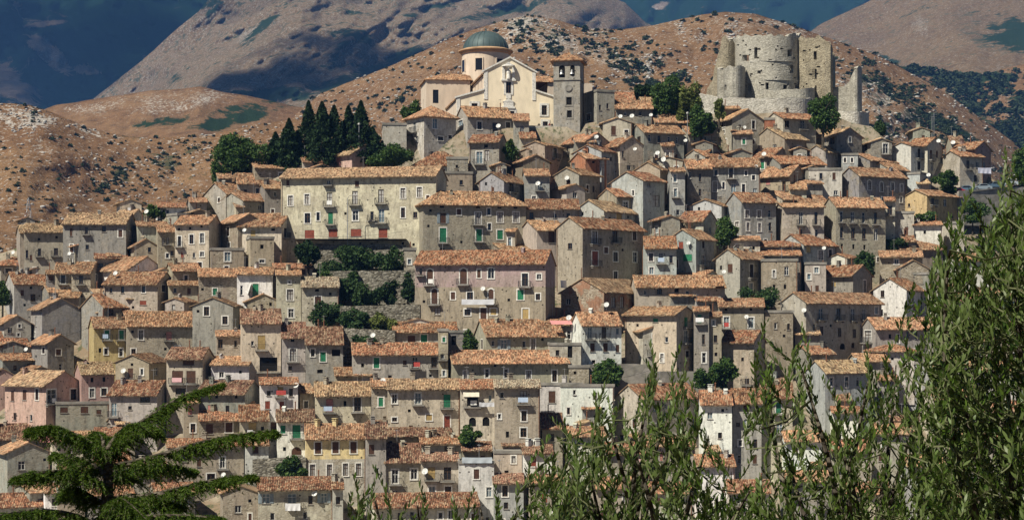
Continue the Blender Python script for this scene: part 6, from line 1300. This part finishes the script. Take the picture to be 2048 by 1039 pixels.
# ------------------------------------------------------------------ cedar
CN = leaf_mat('cedar_needles', (0.016, 0.048, 0.006), (0.115, 0.18, 0.022), None, 0.35, 0.6, 0.15)
def cedar():
    Yr = 19.0; g = np.random.default_rng(77); root = np.array(wpt(212, 1300, Yr)); e = empty('cedar_tree', root); tag(e, 'dark green cedar with drooping boughs in front of the village', 'tree'); O = root; inv = lambda p: tuple(np.array(p) - O)
    tb = MB(); tb.tube([inv(wpt(212, 3300, Yr)), inv(wpt(212, 1300, Yr)), inv(wpt(215, 1000, Yr)), inv(wpt(218, 900, Yr))], [0.16, 0.14, 0.07, 0.03], 9); obj('trunk', tb.mesh('trunk', [M['bark']]), e)
    boughs = [([(212, 930), (250, 870), (310, 825), (370, 790), (445, 767)], 20.5, 1.0), ([(212, 935), (300, 915), (400, 885), (480, 868), (552, 862)], 18.0, 1.0), ([(210, 1000), (300, 990), (390, 968), (450, 955), (505, 950)], 17.6, 0.9), ([(212, 920), (180, 885), (130, 860), (90, 852), (62, 858)], 18.4, 1.0),
              ([(212, 975), (170, 950), (120, 942), (70, 946), (30, 955)], 18.0, 0.9), ([(214, 900), (235, 870), (260, 850), (290, 850), (320, 862)], 19.2, 1.0), ([(212, 1010), (170, 985), (150, 975), (130, 985)], 18.8, 1.1), ([(212, 1060), (150, 1030), (80, 1020), (10, 1028), (-40, 1040)], 17.2, 1.0), ([(214, 1010), (260, 990), (320, 1000), (360, 1010)], 18.6, 1.1), ([(214, 1060), (280, 1035), (360, 1030), (440, 1035)], 17.4, 1.0), ([(214, 960), (260, 940), (330, 930), (390, 940)], 19.6, 1.0), ([(214, 950), (180, 925), (150, 915), (110, 905)], 19.8, 1.0), ([(214, 925), (205, 880), (195, 865)], 19.3, 0.9), ([(214, 1050), (230, 1010), (250, 1000), (300, 1045)], 18.2, 1.2)]
    bb = MB(); P0 = []; P1 = []
    for pts, Yt, dens in boughs:
        k = len(pts); W = [np.array(wpt(x, y, Yr + (Yt - Yr) * i / (k - 1))) for i, (x, y) in enumerate(pts)]; D = []
        for i in range(k - 1):
            a, b, c, d = W[max(i - 1, 0)], W[i], W[i + 1], W[min(i + 2, k - 1)]
            for q in range(10): t = q / 10; D.append(0.5 * ((2 * b) + (c - a) * t + (2 * a - 5 * b + 4 * c - d) * t * t + (3 * b - a - 3 * c + d) * t ** 3))
        D.append(W[-1]); D = np.array(D); bb.tube([inv(p) for p in D], list(np.linspace(0.035, 0.006, len(D))), 6)
        n = int(115 * dens * len(pts) / 4)
        for j in range(n):
            s = 0.06 + 0.94 * (j + g.random()) / n; f = s * (len(D) - 1); i = min(int(f), len(D) - 2); p = D[i] * (1 - (f - i)) + D[i + 1] * (f - i); tg = D[min(i + 2, len(D) - 1)] - D[max(i - 1, 0)]; tg = tg / (np.linalg.norm(tg) + 1e-9)
            sd = np.cross(tg, [0, 0, 1.0]); sd /= np.linalg.norm(sd); sg = g.choice([-1, 1]); ln = (0.36 * (1 - s) ** 0.75 + 0.045) * g.uniform(0.45, 1.25)
            d = sd * sg * g.uniform(0.25, 0.9) + tg * g.uniform(0.3, 0.9) + np.array([0, 0, g.normal(0.0, 0.16)]); d /= np.linalg.norm(d); q0 = p
            m = 6; tw = []
            for t in np.linspace(0, 1, m): tw.append(p + d * ln * t + np.array([0, 0, -0.55 * ln * t * t]))
            bb.tube([inv(x) for x in tw[::2] + [tw[-1]]], 0.003, 3)
            for i2 in range(m - 1):
                P0.append(tw[i2]); P1.append(tw[i2 + 1])
                if g.random() < 0.75:      # hanging side sprays
                    h = np.array([g.normal(0, 0.6), g.normal(0, 0.6), -0.35 - g.random()]); h /= np.linalg.norm(h); l2 = g.uniform(0.05, 0.19) * (1.15 - 0.75 * s); P0.append(tw[i2]); P1.append(tw[i2] + h * l2)
    obj('boughs', bb.mesh('boughs', [M['bark']]), e)
    P0, P1 = np.array(P0), np.array(P1); K = 13; n = len(P0); t = g.random((n, K)); base = P0[:, None] * (1 - t[..., None]) + P1[:, None] * t[..., None]; ax = (P1 - P0); ax /= np.linalg.norm(ax, axis=1)[:, None] + 1e-9
    dr = ax[:, None] * 0.75 + g.normal(0, 0.55, (n, K, 3)); dr /= np.linalg.norm(dr, axis=2)[..., None]; ln = g.uniform(0.022, 0.045, (n, K, 1)); wd = np.cross(dr, g.normal(size=(n, K, 3))); wd /= np.linalg.norm(wd, axis=2)[..., None] + 1e-9; wd = wd * 0.005
    V = np.stack([base - wd, base + wd, base + dr * ln], 2).reshape(-1, 3) - O; o = obj('crown', arr_mesh('crown', V, np.arange(len(V)).reshape(-1, 3), CN), e); o['kind'] = 'stuff'
cedar()
# ------------------------------------------------------------------ satellite dishes, lamps, cars, washing, people
def host_of(px, py, pad=6):
    c = [h for h in HOUSE_LIST if h['xl'] - pad <= px <= h['xr'] + pad and h['ye'] - 40 <= py <= h['yb'] + 6]
    return max(c, key=lambda h: h['yb'] - abs(py - h['ye']) * 0.8) if c else min(HOUSE_LIST, key=lambda h: math.hypot(h['x'] - px, h['y'] - py))
def dish_parts(e, r):
    def mk():
        b = MB(); b.lathe([(0.02, 0.0)] + [(q, 0.22 * q * q) for q in (0.3, 0.6, 0.85, 1.0)] + [(0.98, 0.235), (0.6, 0.1), (0.02, 0.02)], 20); return b.mesh('reflector', [M['dish']])
    d = obj('reflector', cached('dish', mk), e); d.scale = (r, r, r); d.rotation_euler = (R(62), 0, R(-18))
    def mk2():
        b = MB(); b.tube([(0, 0.05, -0.75), (0, 0.12, -0.1), (0, 0.02, 0.02)], 0.04, 6); return b.mesh('mast', [M['metal']])
    obj('mast', cached('dmast', mk2), e)
    def mk3():
        b = MB(); b.tube([(0, -0.05, -0.4), (-0.1, -0.55, -0.1)], 0.02, 5); b.box(-0.16, -0.04, -0.64, -0.52, -0.14, -0.02); return b.mesh('feed_arm', [M['metal']])
    obj('feed_arm', cached('dfeed', mk3), e)
seen = {}
for q in DISHES.split():
    px, py = map(float, q.split(',')); h = host_of(px, py); Y = h['Y'] + (0.2 if py > h['ye'] else 3.0) - (0.9 if py > h['ye'] else 0)
    # keep it clear of the wall it is bolted to
    Cx, th = h['C'], h['th']; k = (px - CX) / F
    if py > h['ye']:
        if px >= CX + F * Cx.x / Cx.y: t = (k * Cx.y - Cx.x) / (math.cos(th) - k * math.sin(th)); Y = Cx.y + t * math.sin(th) - 0.55
        else: t = (Cx.x - k * Cx.y) / (math.sin(th) + k * math.cos(th)); Y = Cx.y + t * math.cos(th) - 0.55
    e = empty('satellite_dish', wpt(px, py, Y)); dish_parts(e, rnd.uniform(0.36, 0.47)); base = h['label'].split(',')[0]
    base = base if nwords(base) <= 9 else ' '.join(base.split()[:9]); lab = ('white satellite dish on ' if py > h['ye'] else 'white satellite dish above ') + base
    if lab in seen: lab = 'second ' + lab
    rest = h['label'].split(', ')[-1]
    if lab in seen or True:
        full = lab + ' ' + rest if ', ' in h['label'] else lab
        if nwords(full) <= 16: lab = full
    k_ = 2
    while lab in seen: lab = ['', '', 'second ', 'third ', 'fourth '][k_] + lab; k_ += 1
    if nwords(lab) > 16: lab = ' '.join(lab.split()[:16])
    seen[lab] = 1; tag(e, lab, 'dish', 'satellite dishes on the houses')
def pole(name, label, px, ytop, ybot, cat, parts, dY=0.0, r=0.06, mat='metal', group=None):
    Y = depth(px, ybot) + dY; e = empty(name, wpt(px, ybot, Y)); H = (ybot - ytop) / F * Y; b = MB(); b.tube([(0, 0, -3), (0, 0, H)], [r * 1.3, r], 7); obj('post', b.mesh('post', [M[mat]]), e); parts(e, H); tag(e, label, cat, group); return e
def lamp_head(e, H):
    b = MB(); b.tube([(0, 0, H - 0.1), (0.3, -0.2, H + 0.35), (1.1, -0.6, H + 0.5)], 0.045, 6); obj('arm', b.mesh('arm', [M['metal']]), e); b = MB(); b.box(1.0, 1.65, -0.75, -0.5, 0.42 + H, 0.56 + H); obj('lamp_head', b.mesh('lamp_head', [M['dish']]), e)
def lamp_head2(e, H):
    b = MB(); b.lathe([(0.05, H), (0.22, H + 0.05), (0.26, H + 0.3), (0.0, H + 0.42)], 12); obj('lamp_head', b.mesh('lamp_head', [M['dish']]), e)
def aerial(e, H):
    for z, w in ((0.1, 0.5), (0.5, 0.6), (0.9, 0.5)):
        b = MB(); b.tube([(-w, 0, H - z), (w, 0, H - z)], 0.02, 4); obj('element', b.mesh('element', [M['metal']]), e)
pole('street_lamp', 'grey street lamp in front of the long beige palazzo', 695, 396, 474, 'lamp', lamp_head, -3)
pole('street_lamp', 'thin street lamp in front of the cypresses', 718, 250, 300, 'lamp', lamp_head2, -4)
pole('street_lamp', 'street lamp by the trees below the castle approach', 1375, 228, 265, 'lamp', lamp_head2, -4)
for x, a, b_, l in ((1864, 232, 292, 'tall thin mast behind the ridge-end houses'), (1868, 225, 290, 'second thin mast beside the tall one behind the ridge-end houses')): pole('mast', l, x, a, b_, 'mast', aerial, 6, 0.05)
for x, a, b_, l in ((300, 410, 436, 'television aerial on the village edge roofs'), (1346, 300, 335, 'television aerial on the grey gabled wall'), (1602, 470, 500, 'television aerial on the strip of red roofs'), (1163, 535, 580, 'wooden-looking pole beside the sandy roof'), (1338, 455, 490, 'dark pole at the roof edge below the long dark row'), (557, 380, 400, 'short aerial above the grey low roofs')): pole('aerial', l, x, a, b_, 'aerial', aerial, 1.0, 0.06, 'rust')
# lattice pylon on the brown slope
def pylon():
    Y = 640.0; C = wpt(57, 455, Y); e = empty('electricity_pylon', C); H = 60 / F * Y; b = MB()
    lv = [(0, 1.7), (0.3, 1.15), (0.6, 0.7), (0.85, 0.4), (1.0, 0.12)]
    for sx in (-1, 1):
        for sy in (-1, 1): b.tube([(sx * w, sy * w, H * t) for t, w in lv], 0.07, 4)
    for (t0, w0), (t1, w1) in zip(lv, lv[1:]):
        for s_ in (-1, 1): b.tube([(-w0, s_ * w0, H * t0), (w1, s_ * w1, H * t1)], 0.05, 4); b.tube([(w0, s_ * w0, H * t0), (-w1, s_ * w1, H * t1)], 0.05, 4); b.tube([(s_ * w0, -w0, H * t0), (s_ * w1, w1, H * t1)], 0.05, 4)
    obj('lattice', b.mesh('lattice', [M['metal']]), e)
    for t in (0.62, 0.75, 0.88): b = MB(); b.tube([(-2.2, 0, H * t), (0, 0, H * t + 0.35), (2.2, 0, H * t)], 0.07, 4); obj('crossarm', b.mesh('crossarm', [M['metal']]), e)
    tag(e, 'lattice electricity pylon on the bare brown slope', 'pylon')
pylon()
# cars on the road by the parapet
def car(px, py, col, label, rz):
    Y = depth(px, 400) + 1.8; e = empty('parked_car', wpt(px, py, Y) , rz); t = simple('car_paint', col, 0.25, 0.5); L, w, h = 2.05, 0.84, 0.62
    b = MB(); prof = [(-L, 0.28), (-L + 0.05, 0.62), (-L + 0.35, 0.78), (-0.95, 0.86), (-0.45, 1.32), (0.75, 1.36), (1.45, 0.98), (L - 0.08, 0.88), (L, 0.5), (L - 0.05, 0.28)]
    b.prism(None, [(x, -w, z) for x, z in prof], [(x, w, z) for x, z in prof]); obj('body', b.mesh('body', [t]), e)
    b = MB(); gl = [(-0.85, 0.9), (-0.42, 1.25), (0.7, 1.28), (1.25, 0.98)]
    b.prism(None, [(x, -w - 0.012, z) for x, z in gl], [(x, w + 0.012, z) for x, z in gl]); obj('side_window', b.mesh('side_window', [M['glass']]), e)
    b = MB(); b.quad((-0.93, -w + 0.1, 0.89), (-0.93, w - 0.1, 0.89), (-0.47, w - 0.16, 1.29), (-0.47, -w + 0.16, 1.29)); o = obj('windscreen', b.mesh('windscreen', [M['glass']]), e, (-0.012, 0, 0.012))
    for x in (-1.3, 1.3):
        for s_ in (-1, 1):
            b = MB(); b.lathe([(0.0, -0.1), (0.30, -0.1), (0.31, 0.1), (0.0, 0.1)], 14); o = obj('wheel', b.mesh('wheel', [M['dark']]), e, (x, s_ * (w - 0.06), 0.31)); o.rotation_euler = (R(90), 0, 0)
            b = MB(); b.lathe([(0.0, -0.115), (0.18, -0.112), (0.18, 0.112), (0.0, 0.115)], 10); obj('rim', b.mesh('rim', [M['metal']]), o)
    for s_ in (-1, 1): b = MB(); b.box(-L - 0.01, -L + 0.08, s_ * 0.6 - 0.16, s_ * 0.6 + 0.16, 0.56, 0.7); obj('headlight', b.mesh('headlight', [M['lightglass']]), e)
    tag(e, label, 'car', 'cars parked along the parapet')
car(1910, 389, (0.42, 0.03, 0.03), 'red car parked below the modern houses', R(8)); car(1928, 385, (0.12, 0.2, 0.28), 'blue-grey car next to the red one', R(10)); car(1962, 381, (0.30, 0.36, 0.40), 'silver-blue car in the middle of the parked row', R(12)); car(1988, 377, (0.10, 0.16, 0.22), 'dark blue car before the last of the parked row', R(14)); car(2014, 372, (0.5, 0.55, 0.58), 'pale silver car at the far end of the parked row', R(14)); car(687, 478, (0.04, 0.12, 0.4), 'blue car by the lamp of the long beige palazzo', R(4)); car(752, 477, (0.6, 0.62, 0.6), 'white car beside the red garage door of the palazzo', R(3))
rb = MB(); rr = [(1905, 391), (1930, 387), (1960, 383), (1990, 379), (2020, 374), (2070, 369)]
for i in range(len(rr) - 1):
    (a, b1), (c, d1) = rr[i], rr[i + 1]; Ya, Yc = depth(a, 400), depth(c, 400); p, q = wpt(a, b1, Ya + 1.8), wpt(c, d1, Yc + 1.8); rb.quad((p.x, Ya - 2.6, p.z - 0.01), (q.x, Yc - 2.6, q.z - 0.01), (q.x, Yc + 9, q.z - 0.01), (p.x, Ya + 9, p.z - 0.01))
tag(obj('road', rb.mesh('road', [simple('asphalt', (0.07, 0.07, 0.072), 0.9)])), kind='structure')
rb = MB(); p, q = wpt(590, 480, depth(590, 482)), wpt(815, 480, depth(815, 482)); rb.quad((p.x, p.y - 5, p.z), (q.x, q.y - 5, q.z), (q.x, q.y + 4, q.z), (p.x, p.y + 4, p.z)); tag(obj('road', rb.mesh('road', [simple('asphalt', (0.12, 0.115, 0.11), 0.9)])), kind='structure')
# washing and awnings
def cloth(name, label, px0, px1, y0, y1, col, cat, out=0.95, yb=None, n=1, sag=0.05, tilt=0.0):
    h = host_of((px0 + px1) / 2, (y0 + y1) / 2); Cx, th = h['C'], h['th']
    def at(px, py):
        k = (px - CX) / F
        if px >= CX + F * Cx.x / Cx.y: t = (k * Cx.y - Cx.x) / (math.cos(th) - k * math.sin(th)); Y = Cx.y + t * math.sin(th)
        else: t = (Cx.x - k * Cx.y) / (math.sin(th) + k * math.cos(th)); Y = Cx.y + t * math.cos(th)
        return np.array(wpt(px, py, Y))
    A, B = at(px0, y0), at(px1, y0); bot = at(px0, y1)[2]; d = (B - A) / np.linalg.norm(B - A); nrm = np.array([d[1], -d[0], 0]); nx, nz = 14, 6; V = []
    for j in range(nz):
        for i in range(nx):
            u, v = i / (nx - 1), j / (nz - 1); p = A * (1 - u) + B * u; z = p[2] * (1 - v) + bot * v - sag * math.sin(u * 3.14) * (1 - v); V.append(p + nrm * (out + tilt * v + 0.06 * math.sin(u * 19 + v * 2) * v) + np.array([0, 0, z - p[2]]))
    V = np.array(V); O = V.mean(0); Vb = np.concatenate([V, V + nrm * 0.012]) - O; f = grid_faces(nz, nx); me = arr_mesh(name, Vb, np.concatenate([f, f + nx * nz]), simple(name + '_cloth', col, 0.9, 0.1), True); o = obj(name, me, None, O); tag(o, label, cat)
cloth('laundry_sheet', 'white sheets hung along the balcony of the faded pink palazzo', 926, 990, 598, 609, (0.55, 0.56, 0.6), 'laundry')
cloth('laundry_sheet', 'white sheet hanging below the blue shutters of the beige bottom-row house', 570, 600, 1004, 1019, (0.78, 0.78, 0.8), 'laundry')
cloth('laundry_sheet', 'white washing on the balcony rail under the awning', 958, 988, 803, 812, (0.55, 0.56, 0.6), 'laundry')
cloth('laundry_sheet', 'white washing on the corner balcony of the modern houses', 1950, 1976, 336, 347, (0.72, 0.73, 0.85), 'laundry')
cloth('laundry_sheet', 'pale blue washing beside the green shutters', 1110, 1122, 560, 575, (0.6, 0.65, 0.75), 'laundry')
cloth('laundry_sheet', 'row of coloured washing on the white flat-topped house', 924, 984, 913, 925, (0.45, 0.5, 0.55), 'laundry', 0.3)
cloth('laundry_sheet', 'pink and orange washing beside the cedar', 78, 108, 868, 884, (0.75, 0.35, 0.35), 'laundry', 0.4)
cloth('awning', 'cream awning over the balcony of the cream row', 926, 958, 781, 792, (0.55, 0.51, 0.42), 'awning', 0.3, tilt=1.1)
cloth('awning', 'white awning at the end of the low wide house', 1420, 1455, 571, 585, (0.75, 0.74, 0.70), 'awning', 0.3, tilt=1.4)
cloth('awning', 'pink awning of the pale terrace house', 1098, 1140, 640, 648, (0.55, 0.25, 0.24), 'awning', 0.3, tilt=1.2)
cloth('awning', 'large white awning on the white-fronted house', 481, 506, 566, 592, (0.75, 0.75, 0.73), 'awning', 0.3, tilt=0.5)
wl = [h for h in HOUSE_LIST if h['balc'] and 400 < h['y'] < 1000 and h['xl'] < 1500]; rw = random.Random(5); rw.shuffle(wl); wc_ = [('white', (0.75, 0.75, 0.76)), ('pale blue', (0.45, 0.55, 0.7)), ('red', (0.45, 0.08, 0.07)), ('white', (0.72, 0.72, 0.7)), ('pink', (0.65, 0.4, 0.42))]
for i, h in enumerate(wl[:22]):      # washing over balcony rails
    p, rz, bw = h['balc'][0]; n_, c_ = wc_[i % 5]; w = min(bw - 0.2, rw.uniform(0.7, 1.6)); x0 = rw.uniform(-bw / 2 + 0.1, bw / 2 - 0.1 - w); V = []
    for s_ in (0, 1):
        for j in range(5):
            for k in range(8): u, v = k / 7, j / 4; V.append((x0 + w * u, -0.775 - 0.014 * s_ - 0.05 * v * (0.5 + 0.5 * math.sin(u * 14 + i)), 0.86 - v * rw.uniform(0.68, 0.72)))
    fq = grid_faces(5, 8); me = arr_mesh('laundry', np.array(V), np.concatenate([fq, fq + 40]), simple('laundry_cloth', c_, 0.9, 0.1), True)
    m = Matrix.Translation(h['C']) @ Matrix.Rotation(h['th'], 4, 'Z') @ Matrix.Translation(Vector(p)) @ Matrix.Rotation(rz, 4, 'Z'); o = obj('laundry', me); o.matrix_world = m
    base = h['label'].split(',')[0]; base = base if nwords(base) <= 8 else ' '.join(base.split()[:8]); lab = n_ + ' washing over the balcony of ' + base; rest = h['label'].split(', ')[-1]
    if ', ' in h['label'] and nwords(lab + ' ' + rest) <= 16: lab = lab + ' ' + rest
    if lab in seen: lab = 'more ' + lab
    seen[lab] = 1; tag(o, lab, 'laundry', 'washing hung on the balconies')
# people on the church terrace: one continuous body each
def person(px, ground, col, label, k):
    Y = depth(px, 262) + 4.2; e = wpt(px, ground, Y); me = bpy.data.meshes.new('person'); J = [(0, 0, 0.92), (0, 0, 1.15), (0, 0, 1.42), (0, 0, 1.55), (0, 0, 1.68), (0.20, 0, 1.4), (0.26, 0.02, 1.12), (0.24, -0.1, 0.9), (-0.20, 0, 1.4), (-0.27, 0.02, 1.12), (-0.22, -0.12, 0.92), (0.1, 0, 0.86), (0.11, 0.02, 0.48), (0.11, 0.04, 0.06), (0.11, -0.12, 0.03), (-0.1, 0, 0.86), (-0.11, -0.02, 0.48), (-0.11, 0.04, 0.06), (-0.11, -0.12, 0.03)]
    E = [(0, 1), (1, 2), (2, 3), (3, 4), (2, 5), (5, 6), (6, 7), (2, 8), (8, 9), (9, 10), (0, 11), (11, 12), (12, 13), (13, 14), (0, 15), (15, 16), (16, 17), (17, 18)]; rd = [0.15, 0.14, 0.15, 0.06, 0.105, 0.07, 0.05, 0.04, 0.07, 0.05, 0.04, 0.09, 0.065, 0.045, 0.04, 0.09, 0.065, 0.045, 0.04]
    me.from_pydata(J, E, []); o = obj('person', me, None, e, k * 1.3); m = o.modifiers.new('skin', 'SKIN'); 
    for i, sv in enumerate(me.skin_vertices[0].data): sv.radius = (rd[i], rd[i] * 0.8); sv.use_root = (i == 0)
    o.modifiers.new('sub', 'SUBSURF').levels = 1; o.modifiers['sub'].render_levels = 1; me.materials.append(simple('clothes', col, 0.9, 0.1)); tag(o, label, 'person', 'people on the church terrace')
for k, (x, c, l) in enumerate([(1078, (0.03, 0.03, 0.035), 'person in black at the cedar end of the church terrace'), (1088, (0.05, 0.05, 0.08), 'person in dark blue by the lower church window'), (1099, (0.2, 0.05, 0.05), 'person in dark red on the church terrace'), (1104, (0.03, 0.03, 0.03), 'person in black beside the one in dark red'), (1110, (0.25, 0.25, 0.27), 'person in grey at the bell tower end of the terrace')]): person(x, 263, c, l, k)

def cable(p0, p1, label):
    a, b = wpt(p0[0], p0[1], depth(p0[0], p0[1] + 25) - 2.5), wpt(p1[0], p1[1], depth(p1[0], p1[1] + 25) - 2.5); m = MB(); sag = (b - a).length * 0.03; m.tube([a.lerp(b, t) - a + Vector((0, 0, -sag * 4 * t * (1 - t))) for t in np.linspace(0, 1, 13)], 0.022, 4)
    tag(obj('overhead_cable', m.mesh('overhead_cable', [M['iron']]), None, a), label, 'cable', 'cables strung across the village')
for q0, q1, l in [((600, 470), (812, 462), 'cable strung low along the long beige palazzo'), ((870, 520), (1100, 518), 'cable over the roof of the faded pink palazzo'), ((1050, 560), (1215, 640), 'cable sloping from the faded pink palazzo to the white double-balcony house'), ((745, 770), (1000, 770), 'cable along the eaves of the cream row'), ((300, 740), (430, 705), 'cable rising to the cream house with brown loggia'), ((1480, 470), (1660, 520), 'cable below the grey-blue house'), ((1300, 630), (1450, 615), 'cable past the tall cream-and-grey house'), ((50, 690), (190, 650), 'cable towards the yellow house with flowered balcony'), ((1130, 770), (1300, 740), 'cable over the bushy garden plot'), ((1570, 610), (1760, 600), 'cable across the large dark house'), ((910, 400), (1060, 385), 'cable over the big hip-roofed house'), ((1200, 330), (1370, 300), 'cable above the blue-grey house')]: cable(q0, q1, l)

# ------------------------------------------------------------------ clouds out of view whose shadows lie on the far slopes
tc = NT('cloud_white'); tc.base((0.85, 0.85, 0.87)); tb_ = tc.n('BsdfTransparent'); mx_ = tc.n('MixShader'); mx_.inputs[0].default_value = 0.13; tc.l(tb_.outputs[0], mx_.inputs[1]); tc.l(tc.b.outputs[0], mx_.inputs[2]); tc.l(mx_.outputs[0], tc.t.nodes['Material Output'].inputs[0])
def cloud(name, px, py, Y, sx, sy, seed, label):
    P = wpt(px, py, Y); t = (1900 - P.z) / TO_SUN.z; C = P + TO_SUN * t; g = np.random.default_rng(seed); VV, FF, off = [], [], 0; V0, F0 = blob_proto(seed, 3)
    for i in range(44):
        c = np.array([g.normal(0, sx * 0.45), g.normal(0, sy * 0.45), abs(g.normal(0, 60))]); r = g.uniform(0.3, 0.8); W = V0 * np.array([sx * r * 0.6, sy * r * 0.6, 90 * r]) + c; VV.append(W); FF.append(F0 + off); off += len(V0)
    me = arr_mesh(name, np.concatenate(VV), np.concatenate(FF), tc.mat, True); tag(obj(name, me, None, C), label, 'cloud', kind='stuff')
cloud('cloud', 400, 130, 2350, 210, 260, 1, 'white cloud above the far bare slope')
cloud('cloud', 720, 90, 2600, 190, 150, 2, 'small white cloud above the far bare slope')
cloud('cloud', 150, 80, 4200, 700, 800, 3, 'broad white cloud above the wooded mountain')
# ------------------------------------------------------------------ summer haze
hb = MB(); hb.box(-6500, 6500, -150, 8500, -125, 1560); t = NT('haze_air'); t.t.nodes.remove(t.b); pv = t.n('VolumePrincipled'); pv.inputs['Color'].default_value = (0.17, 0.42, 1.0, 1); pv.inputs['Density'].default_value = 0.000068; pv.inputs['Anisotropy'].default_value = 0.0
t.l(pv.outputs[0], t.t.nodes['Material Output'].inputs['Volume']); tag(obj('haze', hb.mesh('haze', [t.mat])), 'thin blue summer haze over the valley', 'haze', kind='stuff')
